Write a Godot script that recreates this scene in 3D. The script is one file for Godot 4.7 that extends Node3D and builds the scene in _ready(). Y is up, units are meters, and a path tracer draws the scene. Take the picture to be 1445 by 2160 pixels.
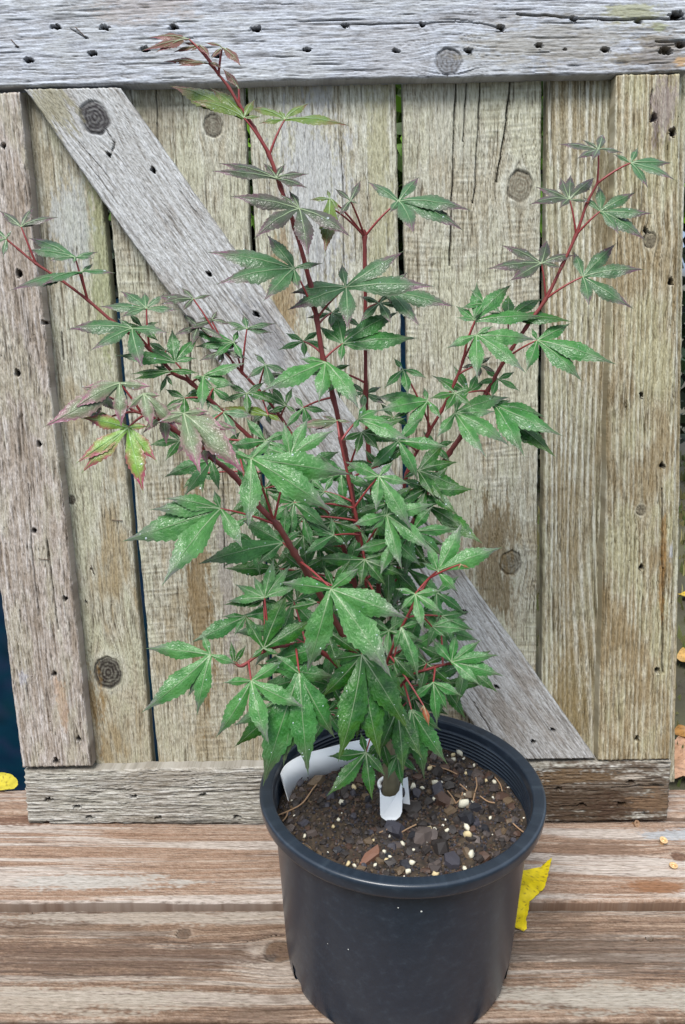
extends Node3D

# ---------------------------------------------------------------- camera model
const FOCAL := 1700.0
const PITCH := 16.77
const EYE_H := 0.696
const LEAN := 5.3
const GATE_Z := -0.890
const POT := Vector3(0.0590, 0.0, -0.695)
const RIM_Y := 0.203
const SOIL_Y := 0.172

var rng := RandomNumberGenerator.new()
var fine: FastNoiseLite
var med: FastNoiseLite
var low: FastNoiseLite
var gate_up := Vector3(0, cos(deg_to_rad(LEAN)), -sin(deg_to_rad(LEAN)))
var gate_n := Vector3(0, sin(deg_to_rad(LEAN)), cos(deg_to_rad(LEAN)))
var branches: Array = []
var used := {}

func ray(px: float, py: float) -> Vector3:
	var p := deg_to_rad(PITCH)
	var x := (px - 722.5) / FOCAL
	var y := -(py - 1080.0) / FOCAL
	return Vector3(x, y * cos(p) - sin(p), -y * sin(p) - cos(p))

func eye() -> Vector3:
	return Vector3(0, EYE_H, 0)

func on_z(px: float, py: float, z: float) -> Vector3:
	var d := ray(px, py)
	return eye() + d * (z / d.z)

func on_y(px: float, py: float, y: float) -> Vector3:
	var d := ray(px, py)
	return eye() + d * ((y - EYE_H) / d.y)

func on_gate(px: float, py: float, depth := 0.0) -> Vector3:
	var d := ray(px, py)
	var o := Vector3(0, 0, GATE_Z) + gate_n * depth
	return eye() + d * ((o - eye()).dot(gate_n) / d.dot(gate_n))

func srgb(r: float, g: float, b: float, k := 1.0) -> Color:
	var c := Color(r / 255.0, g / 255.0, b / 255.0).srgb_to_linear()
	return Color(c.r * k, c.g * k, c.b * k)

func noise(s: int, octaves := 1) -> FastNoiseLite:
	var n := FastNoiseLite.new()
	n.seed = s
	n.noise_type = FastNoiseLite.TYPE_PERLIN
	n.frequency = 1.0
	n.fractal_type = FastNoiseLite.FRACTAL_NONE if octaves == 1 else FastNoiseLite.FRACTAL_FBM
	n.fractal_octaves = octaves
	return n

func numbered(called: String) -> String:
	var k: int = used.get(called, 0)
	used[called] = k + 1
	return called if k == 0 else "%s_%03d" % [called, k]

func tag(o: Node, label: String, category: String, group := "") -> Node:
	o.set_meta("label", label)
	o.set_meta("category", category)
	if group != "":
		o.set_meta("group", group)
	return o

func base(called: String, at := Vector3.ZERO) -> Node3D:
	var o := Node3D.new()
	o.name = numbered(called)
	add_child(o)
	o.position = at
	return o

func inst(called: String, mesh: Mesh, mat: Material, parent: Node) -> MeshInstance3D:
	var o := MeshInstance3D.new()
	o.name = numbered(called) if parent == self else called
	o.mesh = mesh
	if mat:
		o.material_override = mat
	parent.add_child(o, true)
	return o

func arr_mesh(v: PackedVector3Array, n: PackedVector3Array, c: PackedColorArray, idx: PackedInt32Array, uv := PackedVector2Array()) -> ArrayMesh:
	# front faces run clockwise and agree with the normals
	for t in range(0, idx.size(), 3):
		var a0 := v[idx[t]]
		if (v[idx[t + 1]] - a0).cross(v[idx[t + 2]] - a0).dot(n[idx[t]]) > 0.0:
			var sw := idx[t + 1]
			idx[t + 1] = idx[t + 2]
			idx[t + 2] = sw
	var a := []
	a.resize(Mesh.ARRAY_MAX)
	a[Mesh.ARRAY_VERTEX] = v
	a[Mesh.ARRAY_NORMAL] = n
	if c.size() > 0:
		a[Mesh.ARRAY_COLOR] = c
	if uv.size() > 0:
		a[Mesh.ARRAY_TEX_UV] = uv
	a[Mesh.ARRAY_INDEX] = idx
	var m := ArrayMesh.new()
	m.add_surface_from_arrays(Mesh.PRIMITIVE_TRIANGLES, a)
	return m

func fibre(m: StandardMaterial3D, sd: int) -> void:
	var f := FastNoiseLite.new()
	f.seed = sd
	f.frequency = 0.05
	f.fractal_octaves = 5
	f.fractal_gain = 0.62
	var t := NoiseTexture2D.new()
	t.width = 1024
	t.height = 1024
	t.seamless = true
	t.noise = f
	var g := Gradient.new()
	g.offsets = PackedFloat32Array([0.0, 0.28, 0.42, 0.6, 1.0])
	g.colors = PackedColorArray([Color(0.62, 0.60, 0.58), Color(0.82, 0.81, 0.80), Color(0.89, 0.89, 0.88), Color(0.93, 0.93, 0.93), Color(1, 1, 1)])
	t.color_ramp = g
	m.albedo_texture = t
	var b := NoiseTexture2D.new()
	b.width = 1024
	b.height = 1024
	b.seamless = true
	b.noise = f
	b.as_normal_map = true
	b.bump_strength = 5.0
	m.normal_enabled = true
	m.normal_texture = b
	m.normal_scale = 0.5
	m.uv1_scale = Vector3(8.0, 1.3, 1.0)

func mat(color: Color, rough := 0.8, vertex := false) -> StandardMaterial3D:
	var m := StandardMaterial3D.new()
	m.albedo_color = Color.WHITE if vertex else color.linear_to_srgb()
	m.roughness = rough
	m.vertex_color_use_as_albedo = vertex
	return m

# ---------------------------------------------------------------- weathered boards
# q: bottom-left, bottom-right, top-right, top-left of the front face
func board(parent: Node, called: String, q: Array, n: Vector3, thick: float, upright: bool, sty: Dictionary, feats: Array, material: Material, sd: int, cell := Vector2(0.0009, 0.0014)) -> MeshInstance3D:
	var c00: Vector3 = q[0]
	var c10: Vector3 = q[1] if upright else q[3]
	var c11: Vector3 = q[2]
	var c01: Vector3 = q[3] if upright else q[1]
	var ll := (c01 + c11 - c00 - c10).normalized()
	var aa := ll.cross(n).normalized()
	if aa.dot(c10 - c00) < 0:
		aa = -aa
	var wid := absf(((c10 + c11 - c00 - c01) * 0.5).dot(aa))
	var length := ((c01 + c11 - c00 - c10) * 0.5).length()
	var nu := int(ceil(wid / cell.x))
	var nv := int(ceil(length / cell.y))
	var w := nu + 1
	var total := w * (nv + 1)
	var pos := PackedVector3Array(); pos.resize(total)
	var ca := PackedFloat32Array(); ca.resize(total)
	var cl := PackedFloat32Array(); cl.resize(total)
	var warp := PackedFloat32Array(); warp.resize(total)
	var hh := PackedFloat32Array(); hh.resize(total)
	var cc := PackedColorArray(); cc.resize(total)
	var so := float(sd) * 17.31
	var rough_edge: float = sty.get("edge", 0.0012)
	var rnd: float = sty.get("round", 0.0025)
	for j in nv + 1:
		var v := float(j) / nv
		var e0 := c00.lerp(c01, v)
		var e1 := c10.lerp(c11, v)
		var lpos := v * length
		var j0 := low.get_noise_2d(lpos * 9.0 + so, 3.3) + 0.6 * low.get_noise_2d(lpos * 60.0, so + 9.0)
		var j1 := low.get_noise_2d(lpos * 9.0 - so, 7.7) + 0.6 * low.get_noise_2d(lpos * 60.0, so - 9.0)
		e0 += aa * (j0 * rough_edge)
		e1 += aa * (j1 * rough_edge)
		for i in w:
			var u := float(i) / nu
			var p := e0.lerp(e1, u)
			if j == 0 or j == nv:
				p += ll * (rough_edge * 1.4 * low.get_noise_2d(u * wid * 220.0, so + j))
			var k := j * w + i
			pos[k] = p
			var r := p - c00
			ca[k] = r.dot(aa)
			cl[k] = r.dot(ll)
	# where each feature sits on the grid
	for f in feats:
		var p: Vector3 = f.p
		var u := 0.5
		var v := 0.5
		for it in 4:
			var lo := c00.lerp(c01, v)
			var hi := c10.lerp(c11, v)
			u = (p - lo).dot(aa) / maxf(0.001, (hi - lo).dot(aa))
			var b0 := c00.lerp(c10, u)
			var b1 := c01.lerp(c11, u)
			v = (p - b0).dot(ll) / maxf(0.001, (b1 - b0).dot(ll))
		f.i = u * nu
		f.j = v * nv
		f.a = (p - c00).dot(aa)
		f.l = (p - c00).dot(ll)
	for f in feats:
		if f.t == "knot":
			var r: float = f.r
			var di := int(r * 6.0 / cell.x)
			var dj := int(r * 7.0 / cell.y)
			for j in range(maxi(0, int(f.j) - dj), mini(nv, int(f.j) + dj) + 1):
				for i in range(maxi(0, int(f.i) - di), mini(nu, int(f.i) + di) + 1):
					var k := j * w + i
					var da: float = ca[k] - f.a
					var dl: float = cl[k] - f.l
					warp[k] -= signf(da) * r * 0.95 * (1.0 - exp(-absf(da) / (0.35 * r))) * exp(-pow(dl / (2.3 * r), 2.0)) * exp(-absf(da) / (2.2 * r))
	# grain, colour and relief
	var c_dark: Color = sty.dark
	var c_mid: Color = sty.mid
	var c_light: Color = sty.light
	var kf: float = sty.get("fine", 0.30)
	var km: float = sty.get("med", 0.45)
	var kr: float = sty.get("ring", 0.18)
	var ringf: float = sty.get("ringf", 190.0)
	var saw: float = sty.get("saw", 0.0)
	var relief: float = sty.get("relief", 0.00045)
	var moss: float = sty.get("moss", 0.0)
	var c_moss: Color = sty.get("mossc", srgb(150, 150, 100))
	var stain: float = sty.get("stain", 0.0)
	var c_stain: Color = sty.get("stainc", srgb(110, 85, 55))
	var ends: float = sty.get("ends", 0.0)
	var bleach: float = sty.get("bleach", 0.0)
	var c_bleach: Color = sty.get("bleachc", srgb(205, 200, 195))
	var fa: float = sty.get("fa", 820.0)
	var fl: float = sty.get("fl", 40.0)
	var ma: float = sty.get("ma", 260.0)
	var ml: float = sty.get("ml", 8.0)
	var lines: float = sty.get("lines", 1.0)
	var rc := RandomNumberGenerator.new()
	rc.seed = sd * 31 + 7
	for k in total:
		var a := ca[k]
		var l := cl[k]
		var wob := low.get_noise_2d(l * 3.0 + so, a * 6.0)
		var aw := a + warp[k] + 0.005 * wob
		var s1 := fine.get_noise_2d(aw * fa + so, l * fl)
		var s2 := med.get_noise_2d(aw * ma + so, l * ml)
		var s3 := med.get_noise_2d(aw * fa * 0.55 - so, l * ml * 2.4 + 40.0)
		var rg := sin(TAU * (aw * ringf + 1.6 * low.get_noise_2d(aw * 26.0 + so, l * 1.6)))
		var sp := rc.randf() - 0.5
		var g1 := med.get_noise_2d(aw * 210.0 + so * 2.0, l * 4.5 + 70.0)
		var g2 := fine.get_noise_2d(aw * 520.0 - so * 2.0, l * 13.0 + 20.0)
		var md := low.get_noise_2d(aw * 55.0 + so, l * 16.0 - 30.0)
		var r1 := clampf(1.0 - absf(g1) / 0.075, 0, 1) * smoothstep(-0.12, 0.3, md) * lines
		var r2 := clampf(1.0 - absf(g2) / 0.16, 0, 1) * smoothstep(-0.25, 0.25, -md + 0.4 * s2) * lines
		var t := 0.56 + kf * 1.1 * s1 + km * 1.1 * s2 + kr * rg * (0.6 + 0.8 * s2) + 0.30 * sp
		var col := c_dark.lerp(c_mid, clampf(t * 2.0, 0, 1)) if t < 0.5 else c_mid.lerp(c_light, clampf(t * 2.0 - 1.0, 0, 1))
		var b := low.get_noise_2d(a * 22.0 + so, l * 9.0 + 5.0) + 0.5 * low.get_noise_2d(a * 90.0, l * 34.0 + so) + 0.35 * s2
		if moss > 0.0:
			col = col.lerp(c_moss, moss * smoothstep(0.0, 0.55, b + 0.12))
		if bleach > 0.0:
			var bb := med.get_noise_2d(aw * 60.0 - so, l * 2.6 + 11.0) + 0.4 * s3
			col = col.lerp(c_bleach, bleach * smoothstep(-0.02, 0.24, bb))
		if stain > 0.0:
			var lv := l / length
			var zone := maxf(ends * smoothstep(0.5, 0.0, lv + 0.35 * b), 0.0)
			col = col.lerp(c_stain, clampf(stain * (smoothstep(0.05, 0.5, -b + 0.1 * s1) + zone), 0, 0.95))
		# dark weather checks along the fibre
		var chk := smoothstep(0.30, 0.5, s3)
		col = col.lerp(c_dark, 0.6 * chk)
		col = col.lerp(c_dark * 0.62, clampf(0.95 * r1 + 0.55 * r2, 0, 0.92))
		var h := relief * (1.2 * s1 + 0.9 * s2 + 0.7 * kr * rg * 3.0) - relief * 2.0 * chk - relief * (3.4 * r1 + 1.4 * r2) + relief * 0.35 * sp
		if saw > 0.0:
			var sw := fine.get_noise_2d(l * 330.0 + 3.0 * wob, a * 24.0 + so) + 0.6 * fine.get_noise_2d(l * 150.0, a * 60.0 + so)
			var sm := saw * smoothstep(-0.3, 0.3, low.get_noise_2d(a * 16.0 - so, l * 7.0))
			h += sm * 0.0006 * sw
			col = col.lerp(c_dark, clampf(sm * 0.55 * (-sw - 0.12), 0, 1))
			col = col.lerp(c_light, clampf(sm * 0.45 * (sw - 0.15), 0, 1))
		hh[k] = h
		cc[k] = col * 1.3
	# knots, holes, cracks
	for q4 in int(sty.get("checks", 26.0) * length * wid / 0.09):
		var fi := rc.randf() * nu
		var j0 := rc.randi_range(0, nv)
		var span := int(rc.randf_range(0.012, 0.09) / cell.y)
		var cdep := rc.randf_range(0.0006, 0.0022)
		for j in range(j0, mini(nv, j0 + span)):
			var env4 := sin(PI * float(j - j0) / span)
			var i0 := int(fi + 0.8 * low.get_noise_2d(j * cell.y * 50.0, so + q4) - (warp[mini(total - 1, j * w + clampi(int(fi), 0, nu))] / cell.x))
			if i0 < 1 or i0 >= nu:
				continue
			var k := j * w + i0
			hh[k] -= cdep * env4
			cc[k] = cc[k].lerp(c_dark, 0.8 * env4)
	for f in feats:
		if f.t == "knot":
			var r: float = f.r
			var dark: float = f.get("dark", 0.6)
			var di := int(r * 2.4 / cell.x)
			var dj := int(r * 2.4 / cell.y)
			var kd: Color = f.get("c", srgb(88, 80, 70))
			for j in range(maxi(0, int(f.j) - dj), mini(nv, int(f.j) + dj) + 1):
				for i in range(maxi(0, int(f.i) - di), mini(nu, int(f.i) + di) + 1):
					var k := j * w + i
					var da: float = (ca[k] - f.a)
					var dl: float = (cl[k] - f.l) * 0.88
					var ang := atan2(dl, da)
					var d := sqrt(da * da + dl * dl) / r * (1.0 + 0.10 * low.get_noise_2d(cos(ang) * 2.0 + so, sin(ang) * 2.0 + f.l * 40.0))
					if d < 1.0:
						var ringv := 0.5 + 0.5 * sin(d * 26.0 + 2.0 * low.get_noise_2d(da * 120.0, dl * 120.0))
						var gr := 0.6 * low.get_noise_2d(da * 160.0 + so, dl * 420.0)
						var kc := kd.lerp(c_mid, clampf(0.30 + 0.40 * ringv + 0.6 * gr - dark * 0.4, 0, 1))
						cc[k] = cc[k].lerp(kc, smoothstep(1.02, 0.9, d))
						hh[k] = hh[k] * 0.4 + 0.0004 * ringv - 0.0010 + 0.0008 * gr
					var rim := exp(-pow((d - 1.02) / 0.07, 2.0)) * (0.75 + 0.35 * sin(ang * 1.5 + f.a * 90.0))
					if rim > 0.02:
						hh[k] -= 0.0022 * rim
						cc[k] = cc[k].lerp(kd * 0.55, clampf(rim, 0, 0.85))
					var halo := exp(-pow((d - 1.3) / 0.25, 2.0))
					cc[k] = cc[k].lerp(c_light, 0.28 * halo)
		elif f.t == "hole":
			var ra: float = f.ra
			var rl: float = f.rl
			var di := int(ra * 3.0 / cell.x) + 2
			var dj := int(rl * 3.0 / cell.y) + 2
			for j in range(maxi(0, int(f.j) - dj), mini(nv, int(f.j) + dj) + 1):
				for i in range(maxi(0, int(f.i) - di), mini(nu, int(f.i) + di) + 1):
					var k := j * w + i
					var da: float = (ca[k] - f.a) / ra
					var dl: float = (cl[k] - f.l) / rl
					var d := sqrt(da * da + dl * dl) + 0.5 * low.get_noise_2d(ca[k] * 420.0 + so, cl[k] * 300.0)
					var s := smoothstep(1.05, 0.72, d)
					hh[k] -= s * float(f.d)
					cc[k] = cc[k].lerp(srgb(40, 31, 26), s)  # iron stain, darkened further to paint in the shade of the hole
					# torn light fibres round the hole
					if d > 0.9 and d < 2.4:
						var tear := low.get_noise_2d(ca[k] * 700.0 - so, cl[k] * 160.0)
						if tear > 0.22:
							cc[k] = cc[k].lerp(c_light, 0.5 * smoothstep(2.4, 1.0, d))
							hh[k] += 0.0007 * smoothstep(2.0, 1.0, d)
		elif f.t == "crack":
			var pts: Array = f.pts
			var cw: float = f.w
			for s in pts.size() - 1:
				var p0: Vector3 = pts[s]
				var p1: Vector3 = pts[s + 1]
				var steps := int((p1 - p0).length() / (cell.y * 0.5)) + 1
				for q2 in steps:
					var p := p0.lerp(p1, float(q2) / steps)
					var u := (p - c00.lerp(c01, 0.5)).dot(aa) / wid
					var v := 0.5
					for it in 3:
						var lo := c00.lerp(c01, v)
						var hi := c10.lerp(c11, v)
						u = (p - lo).dot(aa) / maxf(0.001, (hi - lo).dot(aa))
						var b0 := c00.lerp(c10, u)
						var b1 := c01.lerp(c11, u)
						v = (p - b0).dot(ll) / maxf(0.001, (b1 - b0).dot(ll))
					var jj := int(round(v * nv))
					if jj < 0 or jj > nv:
						continue
					var fi := u * nu + 1.2 * low.get_noise_2d(v * length * 45.0, so + s)
					var half := maxf(0.25, cw / cell.x * (0.35 + 0.6 * absf(low.get_noise_2d(v * length * 25.0, so))))
					for i in range(maxi(0, int(fi - half - 1)), mini(nu, int(fi + half + 2)) + 1):
						var s2 := clampf(1.0 - absf(i - fi) / (half + 0.45), 0, 1)
						var k := jj * w + i
						hh[k] = minf(hh[k], -float(f.d) * s2)
						cc[k] = cc[k].lerp(srgb(46, 38, 32), 0.8 * s2)
		elif f.t == "patch":
			var r: float = f.r
			var pl: float = f.get("rl", r)
			var di := int(r * 1.6 / cell.x)
			var dj := int(pl * 1.6 / cell.y)
			var pc: Color = f.c
			for j in range(maxi(0, int(f.j) - dj), mini(nv, int(f.j) + dj) + 1):
				for i in range(maxi(0, int(f.i) - di), mini(nu, int(f.i) + di) + 1):
					var k := j * w + i
					var da: float = (ca[k] - f.a) / r
					var dl: float = (cl[k] - f.l) / pl
					var d := sqrt(da * da + dl * dl) + 0.75 * med.get_noise_2d(ca[k] * 150.0 + so, cl[k] * 22.0) + 0.35 * low.get_noise_2d(ca[k] * 500.0, cl[k] * 180.0)
					cc[k] = cc[k].lerp(pc, float(f.get("k", 0.7)) * smoothstep(1.0, 0.55, d))
	# rounded arrises, then place
	for j in nv + 1:
		for i in w:
			var k := j * w + i
			var d := minf(float(mini(i, nu - i)) * cell.x, float(mini(j, nv - j)) * cell.y * 1.3)
			if d < rnd:
				var q3 := (rnd - d) / rnd
				hh[k] -= rnd * (1.0 - sqrt(maxf(0.0, 1.0 - q3 * q3)))
			pos[k] += n * hh[k]
	var nor := PackedVector3Array(); nor.resize(total)
	var uv := PackedVector2Array(); uv.resize(total)
	for j in nv + 1:
		var jm := maxi(j - 1, 0) * w
		var jp := mini(j + 1, nv) * w
		for i in w:
			var k := j * w + i
			var du := pos[j * w + mini(i + 1, nu)] - pos[j * w + maxi(i - 1, 0)]
			var dv := pos[jp + i] - pos[jm + i]
			var m := du.cross(dv).normalized()
			nor[k] = m if m.dot(n) > 0 else -m
			uv[k] = Vector2(ca[k], cl[k])
	var flip := (c10 - c00).cross(c01 - c00).dot(n) < 0
	var idx := PackedInt32Array(); idx.resize(nu * nv * 6)
	var o := 0
	for j in nv:
		for i in nu:
			var k := j * w + i
			var x1 := k + 1
			var x2 := k + w
			if flip:
				idx[o] = k; idx[o + 1] = x1; idx[o + 2] = x2
				idx[o + 3] = x1; idx[o + 4] = x2 + 1; idx[o + 5] = x2
			else:
				idx[o] = k; idx[o + 1] = x2; idx[o + 2] = x1
				idx[o + 3] = x1; idx[o + 4] = x2; idx[o + 5] = x2 + 1
			o += 6
	# the four edges and the back
	var loop := PackedInt32Array()
	for i in range(0, nu): loop.append(i)
	for j in range(0, nv): loop.append(j * w + nu)
	for i in range(nu, 0, -1): loop.append(nv * w + i)
	for j in range(nv, 0, -1): loop.append(j * w)
	var centre := (c00 + c10 + c11 + c01) * 0.25
	var m0 := loop.size()
	for s in m0:
		var k0 := loop[s]
		var k1 := loop[(s + 1) % m0]
		var p0 := pos[k0]
		var p1 := pos[k1]
		var b0 := p0 - n * (thick + hh[k0])
		var b1 := p1 - n * (thick + hh[k1])
		var sn := (p1 - p0).cross(n).normalized()
		if sn.dot(p0 - centre) < 0:
			sn = -sn
		var st := pos.size()
		for pp in [p0, p1, b1, b0]:
			pos.append(pp)
			nor.append(sn)
		var e: Color = cc[k0].lerp(c_mid * 1.2, 0.5)
		for x in 4:
			cc.append(e)
			uv.append(Vector2.ZERO)
		for x in [0, 1, 2, 0, 2, 3]:
			idx.append(st + x)
	var st2 := pos.size()
	for pp in [c00, c10, c11, c01]:
		pos.append(pp - n * thick)
		nor.append(-n)
		cc.append(c_mid)
		uv.append(Vector2.ZERO)
	for x in [0, 1, 2, 0, 2, 3]:
		idx.append(st2 + x)
	return inst(called, arr_mesh(pos, nor, cc, idx, uv), material, parent)

func gq(pts: Array, depth := 0.0) -> Array:
	var r := []
	for p in pts:
		r.append(on_gate(p[0], p[1], depth))
	return r

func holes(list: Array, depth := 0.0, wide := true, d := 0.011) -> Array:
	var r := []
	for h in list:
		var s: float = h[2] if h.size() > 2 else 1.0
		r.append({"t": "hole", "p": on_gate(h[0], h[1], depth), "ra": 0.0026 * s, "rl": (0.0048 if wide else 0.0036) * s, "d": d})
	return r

func knot(px: float, py: float, rpx: float, depth := 0.0, dark := 0.6, c := Color(0, 0, 0)) -> Dictionary:
	var k := {"t": "knot", "p": on_gate(px, py, depth), "r": rpx * 0.00054, "dark": dark}
	if c.r > 0:
		k.c = c
	return k

func crack(pts: Array, depth := 0.0, w := 0.0009, d := 0.006) -> Dictionary:
	var l := []
	for p in pts:
		l.append(on_gate(p[0], p[1], depth))
	return {"t": "crack", "p": l[0], "pts": l, "w": w, "d": d}

func patch(px: float, py: float, r: float, rl: float, c: Color, k := 0.7, depth := 0.0) -> Dictionary:
	return {"t": "patch", "p": on_gate(px, py, depth), "r": r * 0.00054, "rl": rl * 0.00054, "c": c, "k": k}

func tube(pts: Array, radii: Array, sides := 7, cols: Array = [], bump := 0.0) -> ArrayMesh:
	var v := PackedVector3Array()
	var nn := PackedVector3Array()
	var c := PackedColorArray()
	var idx := PackedInt32Array()
	var up := Vector3(0.13, 0.2, 0.97).normalized()
	for k in pts.size():
		var t: Vector3 = (pts[mini(k + 1, pts.size() - 1)] - pts[maxi(k - 1, 0)]).normalized()
		var x := t.cross(up).normalized()
		if x.length() < 0.5:
			x = Vector3.RIGHT
		var y := x.cross(t)
		for s in sides:
			var an := TAU * s / sides
			var dir := x * cos(an) + y * sin(an)
			var rr: float = radii[k] * (1.0 + bump * low.get_noise_3d(pts[k].x * 300.0 + cos(an) * 2.0, pts[k].y * 200.0, sin(an) * 2.0))
			v.append(pts[k] + dir * rr)
			nn.append(dir)
			if cols.size() > 0:
				var cv: Color = cols[k]
				c.append(cv * (1.0 + 0.5 * low.get_noise_3d(pts[k].x * 400.0, pts[k].y * 260.0, an)))
	for k in pts.size() - 1:
		for s in sides:
			var a := k * sides + s
			var b := k * sides + (s + 1) % sides
			for x in [a, b, a + sides, b, b + sides, a + sides]:
				idx.append(x)
	for e in [0, pts.size() - 1]:
		var st := v.size()
		v.append(pts[e])
		nn.append((pts[e] - pts[1 if e == 0 else e - 1]).normalized())
		if cols.size() > 0:
			c.append(cols[e])
		for s in sides:
			idx.append(st); idx.append(e * sides + s); idx.append(e * sides + (s + 1) % sides)
	return arr_mesh(v, nn, c, idx)

func smooth_path(p: Array, per := 6) -> Array:
	var r := []
	for k in p.size() - 1:
		var a: Vector3 = p[maxi(k - 1, 0)]
		var b: Vector3 = p[k]
		var c: Vector3 = p[k + 1]
		var d: Vector3 = p[mini(k + 2, p.size() - 1)]
		for s in per:
			r.append(b.cubic_interpolate(c, a, d, float(s) / per))
	r.append(p[-1])
	return r

# a flat traced outline given thickness and a gentle wave
func sheet(outline: PackedVector3Array, up: Vector3, thick: float) -> ArrayMesh:
	var x := (outline[1] - outline[0]).normalized()
	var y := up.cross(x).normalized()
	x = y.cross(up).normalized()
	var flat := PackedVector2Array()
	for p in outline:
		flat.append(Vector2(p.dot(x), p.dot(y)))
	var tri := Geometry2D.triangulate_polygon(flat)
	var st := SurfaceTool.new()
	st.begin(Mesh.PRIMITIVE_TRIANGLES)
	st.set_smooth_group(-1)
	for s in [1.0, -1.0]:
		for t in range(0, tri.size(), 3):
			for o in ([0, 1, 2] if s > 0 else [0, 2, 1]):
				st.add_vertex(outline[tri[t + o]] + up * thick * 0.5 * s)
	for k in outline.size():
		var a := outline[k]
		var b := outline[(k + 1) % outline.size()]
		var h := up * thick * 0.5
		for p in [a + h, b + h, b - h, a + h, b - h, a - h]:
			st.add_vertex(p)
	st.generate_normals()
	return st.commit()

# ---------------------------------------------------------------- maple
var leaf_mat: StandardMaterial3D
var drop_mat: StandardMaterial3D
var petiole_mat: StandardMaterial3D
const TEXBASE := Color(0.60, 0.80, 0.58)
var kinds := {}

func leaf_texture() -> ImageTexture:
	var w := 96
	var h := 384
	var im := Image.create(w, h, false, Image.FORMAT_RGB8)
	for y in h:
		var t := float(y) / h
		for x in w:
			var s := absf(float(x) / (w - 1) * 2.0 - 1.0)
			var m := 0.10 * low.get_noise_2d(x * 0.09, y * 0.05) + 0.08 * low.get_noise_2d(x * 0.3 + 50.0, y * 0.2)
			var c := Color(0.60 + m, 0.80 + m, 0.58 + m)
			var vein := fposmod(t * 15.0 - s * 1.5, 1.0)
			var sv := exp(-pow((vein - 0.5) / 0.07, 2.0)) * (1.0 - s) * 0.2
			var rib := exp(-pow(s / 0.05, 2.0)) * 1.0 * (1.0 - 0.5 * t)
			c = c.lerp(Color(1, 1, 0.92), clampf(sv + rib, 0, 1))
			im.set_pixel(x, y, c.linear_to_srgb())
	im.generate_mipmaps()
	return ImageTexture.create_from_image(im)

func rough_texture() -> ImageTexture:
	var im := Image.create(128, 256, false, Image.FORMAT_RGB8)
	for y in 256:
		for x in 128:
			var n := low.get_noise_2d(x * 0.11, y * 0.10) + 0.7 * low.get_noise_2d(x * 0.3, y * 0.28 + 9.0)
			var r := lerpf(0.24, 0.5, smoothstep(-0.3, 0.05, n))
			im.set_pixel(x, y, Color(r, r, r))
	return ImageTexture.create_from_image(im)

func attach_point(c: Vector3) -> Vector3:
	var best := Vector3.ZERO
	var bd := 1e9
	for b in branches:
		for p in b:
			var d: float = p.distance_to(c) + 0.9 * maxf(0.0, p.y - c.y + 0.008) + 0.05 * absf(0.03 - p.distance_to(c))
			if d < bd:
				bd = d
				best = p
	return best

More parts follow.
